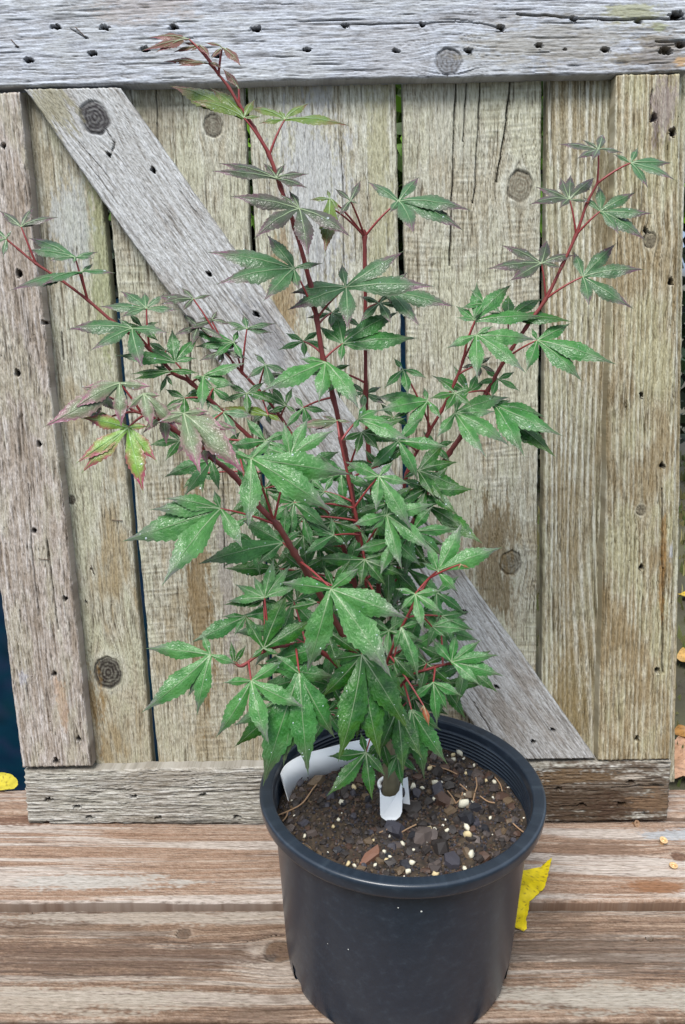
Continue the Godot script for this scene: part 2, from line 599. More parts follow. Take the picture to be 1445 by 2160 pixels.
func maple_leaf(parent: Node, kind: String, cx: float, cy: float, zcm: float, tips: Array, k := 0.7, node = null, wf := 1.0) -> void:
	var z0 := POT.z + zcm * 0.01
	var c := on_z(cx, cy, z0)
	var mpp := -z0 / FOCAL / cos(deg_to_rad(PITCH)) * 1.02
	var ends := []
	var lmax := 0.0
	for t in range(0, tips.size(), 2):
		var dy: float = (tips[t + 1] - cy) * mpp
		var ln := Vector2(tips[t] - cx, tips[t + 1] - cy).length() * mpp
		var e := on_z(tips[t], tips[t + 1], z0 + k * dy + ln * rng.randf_range(-0.12, 0.22))
		ends.append(e)
		lmax = maxf(lmax, e.distance_to(c))
	var nrm := (Vector3(rng.randf_range(-0.12, 0.12), k, 1.0)).normalized()
	var kd: Dictionary = kinds[kind]
	var v := PackedVector3Array()
	var nn := PackedVector3Array()
	var col := PackedColorArray()
	var uv := PackedVector2Array()
	var idx := PackedInt32Array()
	var drops := []
	var segs := 24
	var seedf := cx * 0.37 + cy * 0.11
	var tone := rng.randf_range(0.82, 1.18)
	for li in ends.size():
		var e: Vector3 = ends[li]
		var reach := e.distance_to(c)
		var dir := (e - c).normalized()
		var side := nrm.cross(dir).normalized()
		if side.length() < 0.5:
			side = Vector3.RIGHT
		var ln := dir.cross(side).normalized()
		if ln.dot(nrm) < 0:
			ln = -ln
		var half := (0.7 * reach + 0.3 * minf(lmax, reach * 1.6)) * 0.138 * wf * rng.randf_range(0.9, 1.12)
		var bend := rng.randf_range(-0.05, 0.05)
		var ctl := (c + e) * 0.5 + ln * reach * rng.randf_range(0.07, 0.15) + side * reach * bend
		var lift := ln * (0.0006 * (li % 3))
		var st := v.size()
		for q in segs + 1:
			var t := float(q) / segs
			var p := c * (1 - t) * (1 - t) + ctl * 2.0 * t * (1 - t) + e * t * t + lift * minf(1.0, t * 8.0)
			var wp := lerpf(0.24, 1.0, smoothstep(0.0, 0.52, t)) if t < 0.5 else pow(maxf(0.0, 1.0 - pow((t - 0.5) / 0.5, 1.25)), 1.25)
			if t > 0.8:
				wp = minf(wp, 0.26 * (1.0 - t) / 0.2 + 0.02)
			var ser := (1.0 + (0.07 if q % 2 == 0 else -0.06)) if t > 0.12 and t < 0.93 else 1.0
			for s5 in 5:
				var s := -1.0 + 0.5 * s5
				var ww := half * wp * (ser if absf(s) > 0.9 else 1.0)
				var fold := -0.22 * absf(s) + 0.16 * low.get_noise_2d(t * 5.0 + seedf + li * 7.0, s * 1.5)
				v.append(p + side * (s * ww) + ln * (fold * ww) + dir * (0.07 * half * absf(s) * (1.0 if q % 2 == 0 else -0.6)))
				uv.append(Vector2(0.5 + 0.5 * s, t))
				var nz := 0.5 * low.get_noise_2d(t * 9.0 + seedf, s * 3.0 + li * 5.0)
				var amt := clampf(float(kd.tip) * smoothstep(0.55, 0.98, t + nz * 0.3) + float(kd.edge) * pow(absf(s), 2.0) * (0.6 + nz) * smoothstep(0.1, 0.5, t), 0, 1)
				var cb: Color = kd.c * tone
				cb = cb.lerp(kd.get("c2", kd.c), clampf(0.5 + 1.6 * nz, 0, 1))
				var cv := cb.lerp(kd.t, amt)
				col.append(Color(cv.r / TEXBASE.r, cv.g / TEXBASE.g, cv.b / TEXBASE.b))
		for q in segs + 1:
			for s5 in 5:
				var a := st + q * 5 + s5
				var du := v[st + q * 5 + mini(s5 + 1, 4)] - v[st + q * 5 + maxi(s5 - 1, 0)]
				var dv := v[st + mini(q + 1, segs) * 5 + s5] - v[st + maxi(q - 1, 0) * 5 + s5]
				var m := du.cross(dv).normalized()
				if m.dot(ln) < 0:
					m = -m
				nn.append(m if m.length() > 0.5 else ln)
				if q < segs and s5 < 4:
					for x in [a, a + 5, a + 1, a + 1, a + 5, a + 6]:
						idx.append(x)
		# raised pale midrib
		var rs := v.size()
		for q in segs + 1:
			var t := float(q) / segs
			var mp := v[st + q * 5 + 2] + nn[st + q * 5 + 2] * 0.00022
			var rw := 0.00052 * (1.0 - 0.75 * t)
			for e2 in 2:
				v.append(mp + side * (rw if e2 == 1 else -rw))
				nn.append(nn[st + q * 5 + 2])
				uv.append(Vector2(0.5, minf(t, 0.2)))
				var rb: Color = kd.c
				col.append(rb.lerp(srgb(176, 190, 160), 0.48 * (1.0 - 0.6 * t)))
			if q < segs:
				for x in [0, 2, 1, 1, 2, 3]:
					idx.append(rs + q * 2 + x)
		var nd := int(rng.randi_range(1, 3) * clampf(reach / 0.06, 0.4, 1.6))
		for d in nd:
			var q := rng.randi_range(3, segs - 4)
			var s5 := rng.randi_range(0, 3)
			var a := st + q * 5 + s5
			drops.append([v[a].lerp(v[a + 6], rng.randf()), nn[a]])
	var lf := inst("leaf", arr_mesh(v, nn, col, idx, uv), leaf_mat, parent)
	# water beads left by rain
	var dv := PackedVector3Array()
	var dn := PackedVector3Array()
	var di := PackedInt32Array()
	for d in drops:
		var p: Vector3 = d[0]
		var up: Vector3 = d[1]
		if up.dot(Vector3(0, 0.5, 1)) < 0:
			up = -up
		var r: float = rng.randf_range(0.00028, 0.0006) * (1.9 if rng.randf() < 0.12 else 1.0)
		var x := up.cross(Vector3(0.3, 0.1, 0.9)).normalized()
		var y := up.cross(x)
		var st := dv.size()
		for ring in 2:
			for s in 6:
				var an := TAU * s / 6.0
				var rad := 1.0 if ring == 0 else 0.65
				var hh := 0.0 if ring == 0 else 0.5
				var o := (x * cos(an) * 1.3 + y * sin(an)) * rad
				dv.append(p + (o + up * hh) * r)
				dn.append((o + up * (0.3 + hh)).normalized())
		dv.append(p + up * r * 0.7)
		dn.append(up)
		for s in 6:
			var s1 := (s + 1) % 6
			for i in [s, s + 6, s1, s1, s + 6, s1 + 6, s + 6, 12, s1 + 6]:
				di.append(st + i)
	if di.size() > 0:
		var dr := inst("water_drops", arr_mesh(dv, dn, PackedColorArray(), di), drop_mat, lf)
		dr.set_meta("kind", "stuff")
	# leaf stalk
	var b: Vector3
	if node != null:
		b = Vector3.ZERO
		var bd := 1e9
		var want: Vector3 = on_z(node[0], node[1], z0)
		for br in branches:
			for p in br:
				var pp := Vector2(p.x - want.x, p.y - want.y).length() + 0.15 * absf(p.z - want.z)
				if pp < bd:
					bd = pp
					b = p
	else:
		b = attach_point(c)
	var gap := b.distance_to(c)
	if gap > 0.004:
		var mid := (b + c) * 0.5 + Vector3(0, 0.10 * gap, 0.10 * gap)
		var pts := []
		var rr := []
		for s in 9:
			var t := s / 8.0
			pts.append(b * (1 - t) * (1 - t) + mid * 2.0 * t * (1 - t) + c * t * t)
			rr.append(lerpf(0.0011, 0.0007, t))
		inst("leaf_stalk", tube(pts, rr, 6), petiole_mat, lf)

func branch(parent: Node, called: String, pts: Array, bark: Material) -> void:
	var p3 := []
	var rad := []
	for p in pts:
		var z: float = POT.z + p[2] * 0.01
		p3.append(on_z(p[0], p[1], z))
		rad.append(p[3] * lerpf(0.00026, 0.00037, smoothstep(9.0, 18.0, p[3])))
	var sp := smooth_path(p3, 6)
	var rr := []
	var cols := []
	for s in sp.size():
		var f := s / 6.0
		var a := mini(int(f), rad.size() - 2) if rad.size() > 1 else 0
		var r: float = lerpf(rad[a], rad[mini(a + 1, rad.size() - 1)], f - a)
		# swollen nodes where leaf pairs leave
		var knob := 1.0 + 0.35 * exp(-pow((f - round(f)) / 0.10, 2.0)) * (1.0 if r < 0.004 else 0.15)
		rr.append(r * knob)
		var young := smoothstep(0.0036, 0.0016, r)
		cols.append(srgb(108, 100, 78).lerp(srgb(78, 54, 46), smoothstep(0.0062, 0.0036, r)).lerp(srgb(120, 50, 48), young))
	branches.append(sp)
	inst(called, tube(sp, rr, 9, cols, 0.25), bark, parent)

func build_maple() -> void:
	var t := base("maple_tree", Vector3.ZERO)
	tag(t, "young maple sapling with deep green and purple palmate leaves growing in the pot", "tree")
	leaf_mat = mat(Color.WHITE, 1.0, true)
	leaf_mat.albedo_texture = leaf_texture()
	leaf_mat.roughness_texture = rough_texture()
	leaf_mat.metallic_specular = 0.45
	var lnz := FastNoiseLite.new()
	lnz.seed = 12
	lnz.frequency = 0.03
	lnz.fractal_octaves = 3
	var lnt := NoiseTexture2D.new()
	lnt.width = 256
	lnt.height = 512
	lnt.noise = lnz
	lnt.as_normal_map = true
	lnt.bump_strength = 9.0
	leaf_mat.normal_enabled = true
	leaf_mat.normal_texture = lnt
	leaf_mat.normal_scale = 0.35
	leaf_mat.cull_mode = BaseMaterial3D.CULL_DISABLED
	leaf_mat.backlight = Color(0.36, 0.46, 0.14)
	drop_mat = StandardMaterial3D.new()
	drop_mat.albedo_color = Color(0.92, 0.96, 1.0, 0.4)
	drop_mat.transparency = BaseMaterial3D.TRANSPARENCY_ALPHA
	drop_mat.roughness = 0.06
	drop_mat.metallic_specular = 0.8
	petiole_mat = mat(srgb(138, 56, 56), 0.4)
	var bark := mat(Color.WHITE, 0.6, true)
	kinds = {
		"g": {"c": srgb(32, 88, 30), "c2": srgb(56, 114, 48), "t": srgb(74, 60, 62), "tip": 0.7, "edge": 0.1},
		"p": {"c": srgb(42, 98, 36), "c2": srgb(72, 124, 60), "t": srgb(92, 82, 88), "tip": 0.8, "edge": 0.15},
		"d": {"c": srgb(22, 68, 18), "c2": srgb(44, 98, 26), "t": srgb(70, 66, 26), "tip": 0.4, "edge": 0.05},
		"b": {"c": srgb(42, 84, 42), "c2": srgb(60, 102, 58), "t": srgb(88, 56, 72), "tip": 1.0, "edge": 0.55},
		"u": {"c": srgb(48, 70, 40), "c2": srgb(66, 70, 58), "t": srgb(82, 50, 64), "tip": 1.0, "edge": 0.9},
		"r": {"c": srgb(74, 62, 28), "c2": srgb(96, 56, 44), "t": srgb(112, 54, 62), "tip": 0.9, "edge": 0.8},
		"l": {"c": srgb(66, 94, 20), "c2": srgb(86, 108, 28), "t": srgb(98, 52, 46), "tip": 0.9, "edge": 0.4},
		"x": {"c": srgb(92, 140, 40), "c2": srgb(118, 146, 70), "t": srgb(134, 50, 74), "tip": 1.0, "edge": 1.4},
		"e": {"c": srgb(128, 70, 40), "c2": srgb(150, 88, 54), "t": srgb(110, 56, 34), "tip": 0.6, "edge": 0.4},
		"m": {"c": srgb(86, 96, 66), "c2": srgb(80, 108, 70), "t": srgb(124, 70, 92), "tip": 1.0, "edge": 1.0},
	}
	# trunk and branches: pixel x, y, cm in front of the trunk, radius in pixels
	branch(t, "trunk", [[826, 1712, 0, 25], [824, 1660, 0, 23], [822, 1600, 0, 20], [812, 1530, 0, 17], [800, 1460, -0.5, 15], [790, 1400, -1, 13]], bark)
	branch(t, "branch", [[790, 1405, -1, 13], [772, 1300, -1.5, 11], [758, 1160, -2, 10], [738, 1010, -2, 10], [722, 925, -2, 9], [703, 838, -2, 8.5], [682, 760, -2, 8.5], [668, 672, -2, 8], [655, 600, -2, 7.5], [622, 480, -2, 7], [592, 395, -2, 6.5], [568, 328, -2, 6], [536, 270, -2, 5.5], [505, 222, -2, 5], [483, 185, -2, 4.5], [461, 157, -2, 4]], bark)
	branch(t, "branch", [[795, 1420, -1.5, 10], [800, 1290, -3.5, 9], [792, 1120, -5, 8], [778, 960, -6, 8], [772, 830, -6, 7.5], [771, 700, -6, 7], [770, 570, -6, 6.5], [769, 500, -6, 8], [768, 484, -6, 3]], bark)
	branch(t, "branch", [[802, 1460, -1.5, 12], [830, 1300, -4, 11], [850, 1160, -6, 11], [880, 1085, -7, 10], [915, 1010, -7, 9.5], [948, 955, -7, 9], [978, 912, -7, 9], [1028, 825, -7, 7.5], [1066, 757, -7, 7.5], [1110, 690, -7, 6.5], [1151, 631, -7, 6.5], [1186, 560, -7, 5.5], [1215, 496, -7, 5.5], [1238, 430, -7, 4.5], [1260, 387, -7, 4.5]], bark)
	branch(t, "branch", [[832, 1290, -4, 8], [845, 1130, -5, 7.5], [858, 1000, -5.5, 6.5], [903, 915, -6, 6], [932, 865, -6, 5.5], [960, 805, -6, 5], [976, 763, -6, 5], [985, 720, -6, 4]], bark)
	branch(t, "branch", [[785, 1400, -1, 9], [740, 1200, -3, 9], [690, 1085, -4, 8.5], [640, 1035, -4, 8], [540, 935, -4, 7.5], [480, 878, -4, 7], [404, 808, -4, 7], [368, 788, -4, 6.5], [315, 735, -4, 6], [240, 680, -4, 5.5], [185, 633, -4, 5], [128, 590, -4, 4.5], [76, 556, -4, 4.5], [38, 525, -4, 3.5], [14, 505, -4, 3]], bark)
	branch(t, "branch", [[665, 1062, -4, 6], [636, 955, -5, 5.5], [592, 880, -6, 5], [545, 822, -6, 5], [511, 786, -6, 5], [492, 765, -6, 3.5], [481, 748, -6, 3]], bark)
	branch(t, "branch", [[806, 1480, 0, 11], [730, 1350, 3, 10], [652, 1215, 6, 10], [620, 1165, 7, 10], [585, 1108, 7.5, 9.5], [540, 1062, 7.5, 9], [490, 1000, 7.5, 8], [430, 955, 7.5, 7.5], [365, 905, 7.5, 7], [320, 880, 7.5, 5], [285, 868, 7.5, 4]], bark)
	branch(t, "twig", [[806, 1470, 0.5, 8], [726, 1416, 3, 7.5], [684, 1379, 4, 7], [646, 1358, 5, 6], [600, 1362, 6.5, 5], [556, 1374, 7.5, 5], [512, 1404, 8.5, 5], [498, 1400, 8.5, 4]], bark)
	branch(t, "twig", [[775, 1300, -1, 6], [768, 1178, 1, 5], [750, 1085, 1.5, 5], [735, 1010, 1.5, 5], [716, 922, 1.5, 4.5]], bark)
	branch(t, "twig", [[812, 1500, 1, 6], [860, 1430, 2, 5], [910, 1410, 2.5, 4.5], [952, 1398, 3, 4]], bark)
	branch(t, "twig", [[800, 1440, 1, 6], [835, 1350, 3, 5], [870, 1280, 3.5, 4.5], [905, 1220, 3, 4]], bark)
	# leaves: kind, stalk joint x, y, cm forward, lobe tips x, y ..., tilt (0 faces the camera, 2 nearly level), stalk node
	var R := []
	# leader
	R.append(["r", 399, 83, -2, [313, 80, 300, 109, 329, 114, 352, 74], 1.0, [461, 157]])
	R.append(["r", 419, 97, -2, [366, 111, 386, 92, 443, 124, 402, 108], 1.0, [461, 157]])
	R.append(["r", 469, 101, -2, [446, 124, 508, 141, 432, 94, 488, 106], 1.0, [461, 157]])
	R.append(["r", 440, 134, -2, [346, 130, 375, 141, 468, 147], 1.0, [461, 157]])
	R.append(["r", 504, 188, -2, [470, 145, 484, 158], 0.6, [507, 225]])
	R.append(["l", 515, 249, -1.5, [359, 182, 403, 215, 443, 188, 551, 247, 538, 212], 0.9, [567, 327]])
	R.append(["l", 601, 252, -2.5, [546, 261, 588, 234, 652, 221, 738, 266, 523, 231], 1.2, [567, 327]])
	R.append(["u", 583, 376, -1.5, [445, 361, 462, 346, 652, 370, 649, 397, 555, 345, 602, 349], 1.2, [592, 395]])
	R.append(["u", 631, 440, -0.5, [485, 414, 536, 505, 650, 545, 740, 500, 610, 404, 590, 412], 0.7, [622, 489]])
	R.append(["l", 696, 419, -3.5, [653, 422, 685, 536, 716, 447, 690, 400], 0.7, [769, 497]])
	R.append(["u", 739, 424, -4, [761, 379, 715, 457, 706, 400, 755, 430], 0.7, [769, 497]])
	R.append(["b", 841, 425, -6, [776, 384, 884, 374, 993, 446, 978, 487, 873, 495, 822, 452], 0.9, [769, 497]])
	R.append(["b", 620, 567, -1, [438, 532, 456, 601, 555, 638, 631, 613, 563, 496, 681, 558, 600, 520], 0.9, [665, 668]])
	R.append(["b", 730, 606, -2.5, [606, 654, 612, 620, 851, 532, 917, 604, 733, 697, 722, 558], 0.8, [668, 672]])
	R.append(["b", 819, 614, -4.5, [958, 646, 887, 690, 825, 645, 774, 598, 860, 575], 0.9, [771, 690]])
	R.append(["g", 723, 725, -2.5, [672, 688, 707, 650, 840, 660, 880, 713, 780, 741, 719, 767], 0.8, [682, 760]])
	R.append(["p", 686, 764, -0.5, [551, 826, 672, 850, 758, 866, 632, 757], 0.6, [690, 795]])
	R.append(["g", 720, 800, -2.0, [716, 842, 760, 842, 690, 830], 0.5, null])
	# right branch
	R.append(["u", 1262, 316, -7, [1177, 304, 1216, 337, 1247, 342, 1272, 283, 1226, 296, 1314, 326], 1.3, [1260, 387]])
	R.append(["b", 1330, 344, -7, [1292, 325, 1346, 312, 1416, 346, 1424, 380, 1367, 399], 0.7, [1260, 387]])
	R.append(["u", 1201, 421, -7, [1128, 394, 1116, 433, 1179, 442, 1182, 374, 1204, 369, 1253, 377, 1245, 425], 1.2, [1215, 496]])
	R.append(["b", 1266, 446, -6.5, [1230, 416, 1263, 392, 1339, 408, 1377, 450, 1361, 508, 1306, 498], 0.7, [1215, 496]])
	R.append(["u", 1142, 556, -7, [1057, 517, 1025, 569, 1074, 595, 1154, 506, 1215, 539, 1185, 567], 1.0, [1151, 631]])
	R.append(["b", 1229, 584, -6.5, [1210, 530, 1298, 515, 1359, 570, 1336, 651, 1242, 648], 0.6, [1151, 631]])
	R.append(["g", 1002, 676, -6, [961, 645, 1005, 597, 1078, 602, 1144, 667, 962, 671], 0.8, [985, 720]])
	R.append(["d", 1073, 672, -7.5, [1072, 622, 1144, 632, 1206, 681, 1170, 677, 1030, 660], 1.2, [1066, 757]])
	R.append(["p", 1005, 707, -5, [942, 735, 1007, 801, 1110, 789, 1130, 716, 1042, 688], 0.6, [976, 763]])
	R.append(["g", 1133, 718, -6, [1110, 784, 1227, 805, 1299, 770, 1203, 682, 1120, 692], 0.6, [1066, 757]])
	R.append(["p", 960, 872, -4.5, [921, 923, 1026, 966, 1074, 942, 1074, 838, 1046, 868, 975, 820], 0.7, [978, 912]])
	R.append(["g", 988, 828, -6.5, [910, 792, 956, 772, 1007, 789, 1024, 804, 960, 850], 0.8, [1028, 825]])
	R.append(["p", 902, 846, -5, [789, 838, 795, 868, 851, 917, 895, 818, 932, 886], 0.7, [903, 915]])
	R.append(["g", 1042, 854, -6, [1078, 845, 1186, 920, 1106, 965, 1150, 880, 1020, 834], 0.7, [1028, 825]])
	R.append(["d", 1046, 868, -7.5, [1172, 964, 1120, 940, 1070, 900], 0.8, [1028, 825]])
	# far left branch
	R.append(["u", 45, 479, -4, [-2, 444, 71, 438, 124, 461, 86, 469, 15, 468], 1.0, [76, 556]])
	R.append(["b", 14, 504, -4, [6, 545, -30, 518, 26, 489, -20, 480], 0.7, [20, 512]])
	R.append(["b", 159, 544, -4, [60, 502, 51, 531, 104, 553, 208, 532, 199, 547, 156, 559], 1.3, [185, 633]])
	R.append(["b", 172, 574, -3.5, [21, 613, 86, 605, 243, 579, 197, 556], 1.8, [185, 633]])
	R.append(["b", 309, 651, -4, [209, 647, 254, 615, 254, 672, 376, 654, 348, 620, 306, 618], 1.1, [315, 735]])
	R.append(["b", 279, 693, -3, [141, 695, 190, 741, 302, 780, 356, 702, 250, 673], 0.9, [315, 735]])
	R.append(["u", 408, 631, -6, [329, 626, 337, 644, 383, 609, 447, 622, 386, 657], 1.1, [481, 748]])
	R.append(["u", 446, 676, -6, [396, 695, 459, 656, 486, 686, 420, 670], 1.0, [481, 748]])
	R.append(["b", 521, 694, -6, [470, 678, 513, 664, 584, 685, 575, 702, 487, 698], 1.2, [511, 786]])
	R.append(["g", 370, 764, -3.5, [243, 750, 314, 734, 364, 695, 420, 712, 415, 757], 0.8, [404, 808]])
	R.append(["d", 357, 784, -3.5, [281, 801, 277, 790, 421, 790, 324, 772], 1.4, [368, 788]])
	R.append(["g", 493, 723, -5.5, [397, 700, 411, 733, 449, 759, 511, 759, 502, 697], 0.9, [511, 786]])
	R.append(["p", 429, 793, -3, [427, 866, 498, 816, 518, 767, 405, 798], 0.7, [404, 808]])
	R.append(["d", 352, 792, -4, [337, 830, 366, 815], 0.3, [368, 788]])
	R.append(["d", 603, 856, -4.5, [525, 822, 561, 813, 617, 819, 567, 872, 626, 872], 0.8, [592, 880]])
	R.append(["l", 566, 876, -3, [459, 860, 512, 858, 595, 893], 1.2, [545, 822]])
	# reddish front-left
	R.append(["m", 253, 808, 8, [93, 900, 158, 862, 257, 904, 320, 815, 176, 818], 0.5, [300, 873]])
	R.append(["m", 303, 830, 8.5, [268, 866, 322, 905, 379, 908, 340, 835], 0.4, [340, 890]])
	R.append(["x", 271, 902, 8.5, [161, 977, 173, 998, 304, 1040, 331, 973, 174, 881, 314, 900], 0.4, [300, 873]])
	R.append(["l", 232, 880, 7.5, [170, 884, 200, 872], 0.5, [285, 868]])
	R.append(["m", 388, 872, 9, [331, 891, 424, 1002, 517, 1002, 480, 908, 442, 868, 350, 872], 0.5, [400, 932]])
	R.append(["m", 206, 828, 7, [112, 884, 150, 872, 196, 905, 250, 868, 170, 815], 0.6, [285, 868]])
	R.append(["m", 345, 868, 7, [300, 915, 352, 940, 408, 905, 318, 850, 388, 850], 0.6, [365, 905]])
	R.append(["m", 420, 905, 6.5, [372, 960, 440, 985, 476, 940, 398, 890], 0.5, [430, 955]])
	R.append(["b", 470, 870, 3, [420, 905, 500, 925, 540, 880, 440, 850], 0.7, null])
	R.append(["g", 505, 960, 2, [455, 990, 520, 1040, 560, 985, 480, 930], 0.6, [540, 1000]])
	R.append(["b", 560, 770, -4.5, [520, 800, 575, 835, 610, 790, 535, 745], 0.8, [545, 822]])
	R.append(["g", 850, 780, -5, [810, 820, 860, 835, 900, 800, 830, 755], 0.8, [903, 900]])
	R.append(["g", 640, 860, -3, [600, 905, 655, 915, 690, 870, 620, 835], 0.7, [703, 838]])
	R.append(["m", 430, 890, 8, [480, 960, 456, 985, 500, 905], 0.5, [430, 955]])
	# middle
	R.append(["g", 445, 970, 3, [346, 1007, 388, 1048, 463, 1037, 520, 985, 400, 950], 0.6, [540, 1000]])
	R.append(["p", 465, 1073, 8.5, [259, 1142, 342, 1236, 512, 1158, 350, 1051, 452, 1034, 318, 1076], 0.6, [585, 1108]])
	R.append(["p", 530, 967, 9.5, [524, 1114, 742, 1001, 706, 1084, 480, 950, 575, 925], 0.35, [592, 1100]])
	R.append(["p", 612, 962, 6.5, [598, 888, 706, 908, 550, 942, 652, 880, 700, 985], 0.6, [592, 1080]])
	R.append(["m", 711, 888, 0.5, [618, 901, 676, 878, 742, 893, 664, 908], 1.2, [716, 922]])
	R.append(["p", 756, 884, 0.5, [867, 929, 745, 908, 802, 867, 771, 851, 830, 895], 0.9, [722, 925]])
	R.append(["d", 764, 912, -1, [834, 933, 856, 882, 752, 962, 800, 950, 720, 930], 0.8, [738, 1000]])
	R.append(["p", 799, 1005, 2, [728, 974, 864, 1021, 793, 1080, 869, 1120, 829, 975, 760, 1010], 0.6, [748, 1075]])
	R.append(["d", 798, 984, -2, [728, 972, 867, 934, 770, 950, 840, 960], 0.8, [738, 1010]])
	R.append(["d", 882, 993, -4, [937, 937, 966, 975, 988, 1038, 939, 1063, 917, 1051, 850, 1010], 0.7, [860, 1000]])
	R.append(["p", 815, 1086, 2.5, [918, 1062, 825, 1038, 782, 1121, 911, 1165, 848, 1203, 740, 1110], 0.6, [768, 1170]])
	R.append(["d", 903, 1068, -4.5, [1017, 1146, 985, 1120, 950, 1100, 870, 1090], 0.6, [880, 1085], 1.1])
	R.append(["p", 923, 1204, 3.5, [974, 1103, 1058, 1155, 900, 1146, 966, 1249, 890, 1186], 0.5, [905, 1220]])
	R.append(["d", 769, 1180, 2.5, [661, 1176, 851, 1213, 819, 1166, 706, 1238, 761, 1236, 813, 1235], 0.5, [768, 1178]])
	R.append(["g", 685, 1037, 1, [638, 1080, 740, 1070, 645, 1004, 705, 1001, 620, 1040], 0.6, null])
	R.append(["g", 704, 1129, 3, [638, 1090, 638, 1173, 730, 1149, 698, 1090, 650, 1120], 0.6, null])
	R.append(["g", 597, 1145, 4, [418, 1190, 510, 1096, 542, 1193, 637, 1119, 604, 1064], 0.6, [620, 1165]])
	R.append(["p", 558, 1261, 7, [479, 1269, 496, 1233, 578, 1179, 614, 1191, 535, 1215, 628, 1240], 0.9, [570, 1368]])
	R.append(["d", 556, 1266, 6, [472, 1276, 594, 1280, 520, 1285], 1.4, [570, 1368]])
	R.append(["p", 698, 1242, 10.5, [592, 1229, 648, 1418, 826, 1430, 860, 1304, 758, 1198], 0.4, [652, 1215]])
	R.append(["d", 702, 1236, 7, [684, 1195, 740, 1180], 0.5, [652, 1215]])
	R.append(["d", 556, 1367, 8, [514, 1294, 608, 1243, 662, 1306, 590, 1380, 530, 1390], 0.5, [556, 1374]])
	R.append(["d", 668, 1270, 6, [608, 1283, 640, 1262], 0.6, null])
	R.append(["g", 560, 1400, 6.5, [717, 1428, 702, 1357, 640, 1400], 0.5, [646, 1358]])
	R.append(["g", 631, 1420, 9.5, [706, 1556, 598, 1614, 650, 1633, 555, 1657, 578, 1380], 0.35, [640, 1360]])
	R.append(["p", 444, 1381, 9.5, [308, 1368, 299, 1503, 416, 1508, 427, 1336, 397, 1469, 500, 1400], 0.5, [500, 1400]])
	R.append(["p", 530, 1436, 10.5, [598, 1391, 644, 1492, 568, 1571, 456, 1555, 470, 1440], 0.45, [512, 1404]])
	R.append(["g", 519, 1300, 6, [404, 1355, 494, 1342, 592, 1293, 470, 1300], 0.7, [570, 1370]])
	R.append(["d", 494, 1400, 8, [487, 1352, 520, 1360], 0.4, [512, 1404]])
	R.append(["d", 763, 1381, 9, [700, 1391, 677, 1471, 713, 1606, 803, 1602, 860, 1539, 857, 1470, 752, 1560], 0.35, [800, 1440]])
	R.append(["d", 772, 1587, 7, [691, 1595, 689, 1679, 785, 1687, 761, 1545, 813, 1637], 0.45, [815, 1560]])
	R.append(["g", 868, 1497, 4.5, [943, 1611, 895, 1641, 847, 1626, 880, 1560, 930, 1540], 0.4, [835, 1470]])
	R.append(["g", 952, 1396, 4, [1062, 1426, 1052, 1382, 1014, 1448, 962, 1331, 1014, 1350, 910, 1347], 0.6, [945, 1400]])
	R.append(["p", 876, 1253, 5, [834, 1242, 934, 1246, 935, 1295, 893, 1333, 843, 1289], 0.5, [905, 1220]])
	R.append(["g", 847, 1323, 4.5, [883, 1435, 830, 1372, 890, 1310, 860, 1395], 0.4, [840, 1345]])
	R.append(["d", 832, 1386, 3.5, [880, 1438, 850, 1420, 870, 1390], 0.4, [840, 1345], 1.1])
	R.append(["g", 914, 1439, 4.5, [922, 1531, 975, 1468, 862, 1480, 945, 1500], 0.45, [910, 1410]])
	R.append(["g", 911, 1322, 3, [960, 1306, 985, 1330, 940, 1345], 0.8, [870, 1280]])
	R.append(["d", 735, 1492, 3, [698, 1520, 760, 1530, 700, 1480], 0.5, null])
	R.append(["d", 600, 1480, 5, [560, 1560, 495, 1575, 640, 1540, 610, 1570], 0.4, [640, 1360]])
	R.append(["d", 838, 1498, 5.5, [800, 1588, 850, 1632, 892, 1602, 822, 1560, 870, 1540], 0.4, [812, 1490]])
	R.append(["g", 815, 1470, 4, [770, 1540, 835, 1580, 870, 1530, 790, 1570], 0.4, [800, 1450]])
	R.append(["g", 838, 1592, 4.5, [818, 1644, 850, 1660, 882, 1628, 802, 1612], 0.4, [818, 1570]])
	R.append(["d", 806, 1560, 4, [790, 1622, 826, 1632, 772, 1600], 0.4, [814, 1545]])
	R.append(["e", 893, 1488, 6.5, [905, 1532, 898, 1520, 886, 1500], 0.3, [860, 1430]])
	R.append(["e", 797, 1272, 9, [800, 1305, 806, 1290], 0.3, [800, 1290]])
	R.append(["e", 972, 1190, 4.5, [990, 1198, 966, 1200], 0.3, [905, 1220]])
	R.append(["e", 700, 440, -3.4, [686, 534, 676, 470], 0.3, [769, 497]])
	R.append(["d", 690, 1330, 3, [640, 1400, 720, 1420, 760, 1380, 670, 1370], 0.5, [730, 1350]])
	R.append(["d", 740, 1250, 1, [690, 1310, 790, 1300, 740, 1330, 800, 1260], 0.5, null])
	R.append(["g", 930, 1300, 0, [990, 1290, 960, 1370, 900, 1370, 1000, 1330], 0.6, [870, 1280]])
	R.append(["d", 860, 1130, -2, [900, 1190, 840, 1200, 940, 1150, 800, 1170], 0.5, null])
	R.append(["g", 640, 1090, 2, [590, 1130, 560, 1090, 660, 1160, 700, 1120], 0.6, null])
	for r in R:
		maple_leaf(t, r[0], r[1], r[2], r[3], r[4], r[5], r[6] if r.size() > 6 else null, r[7] if r.size() > 7 else 1.0)
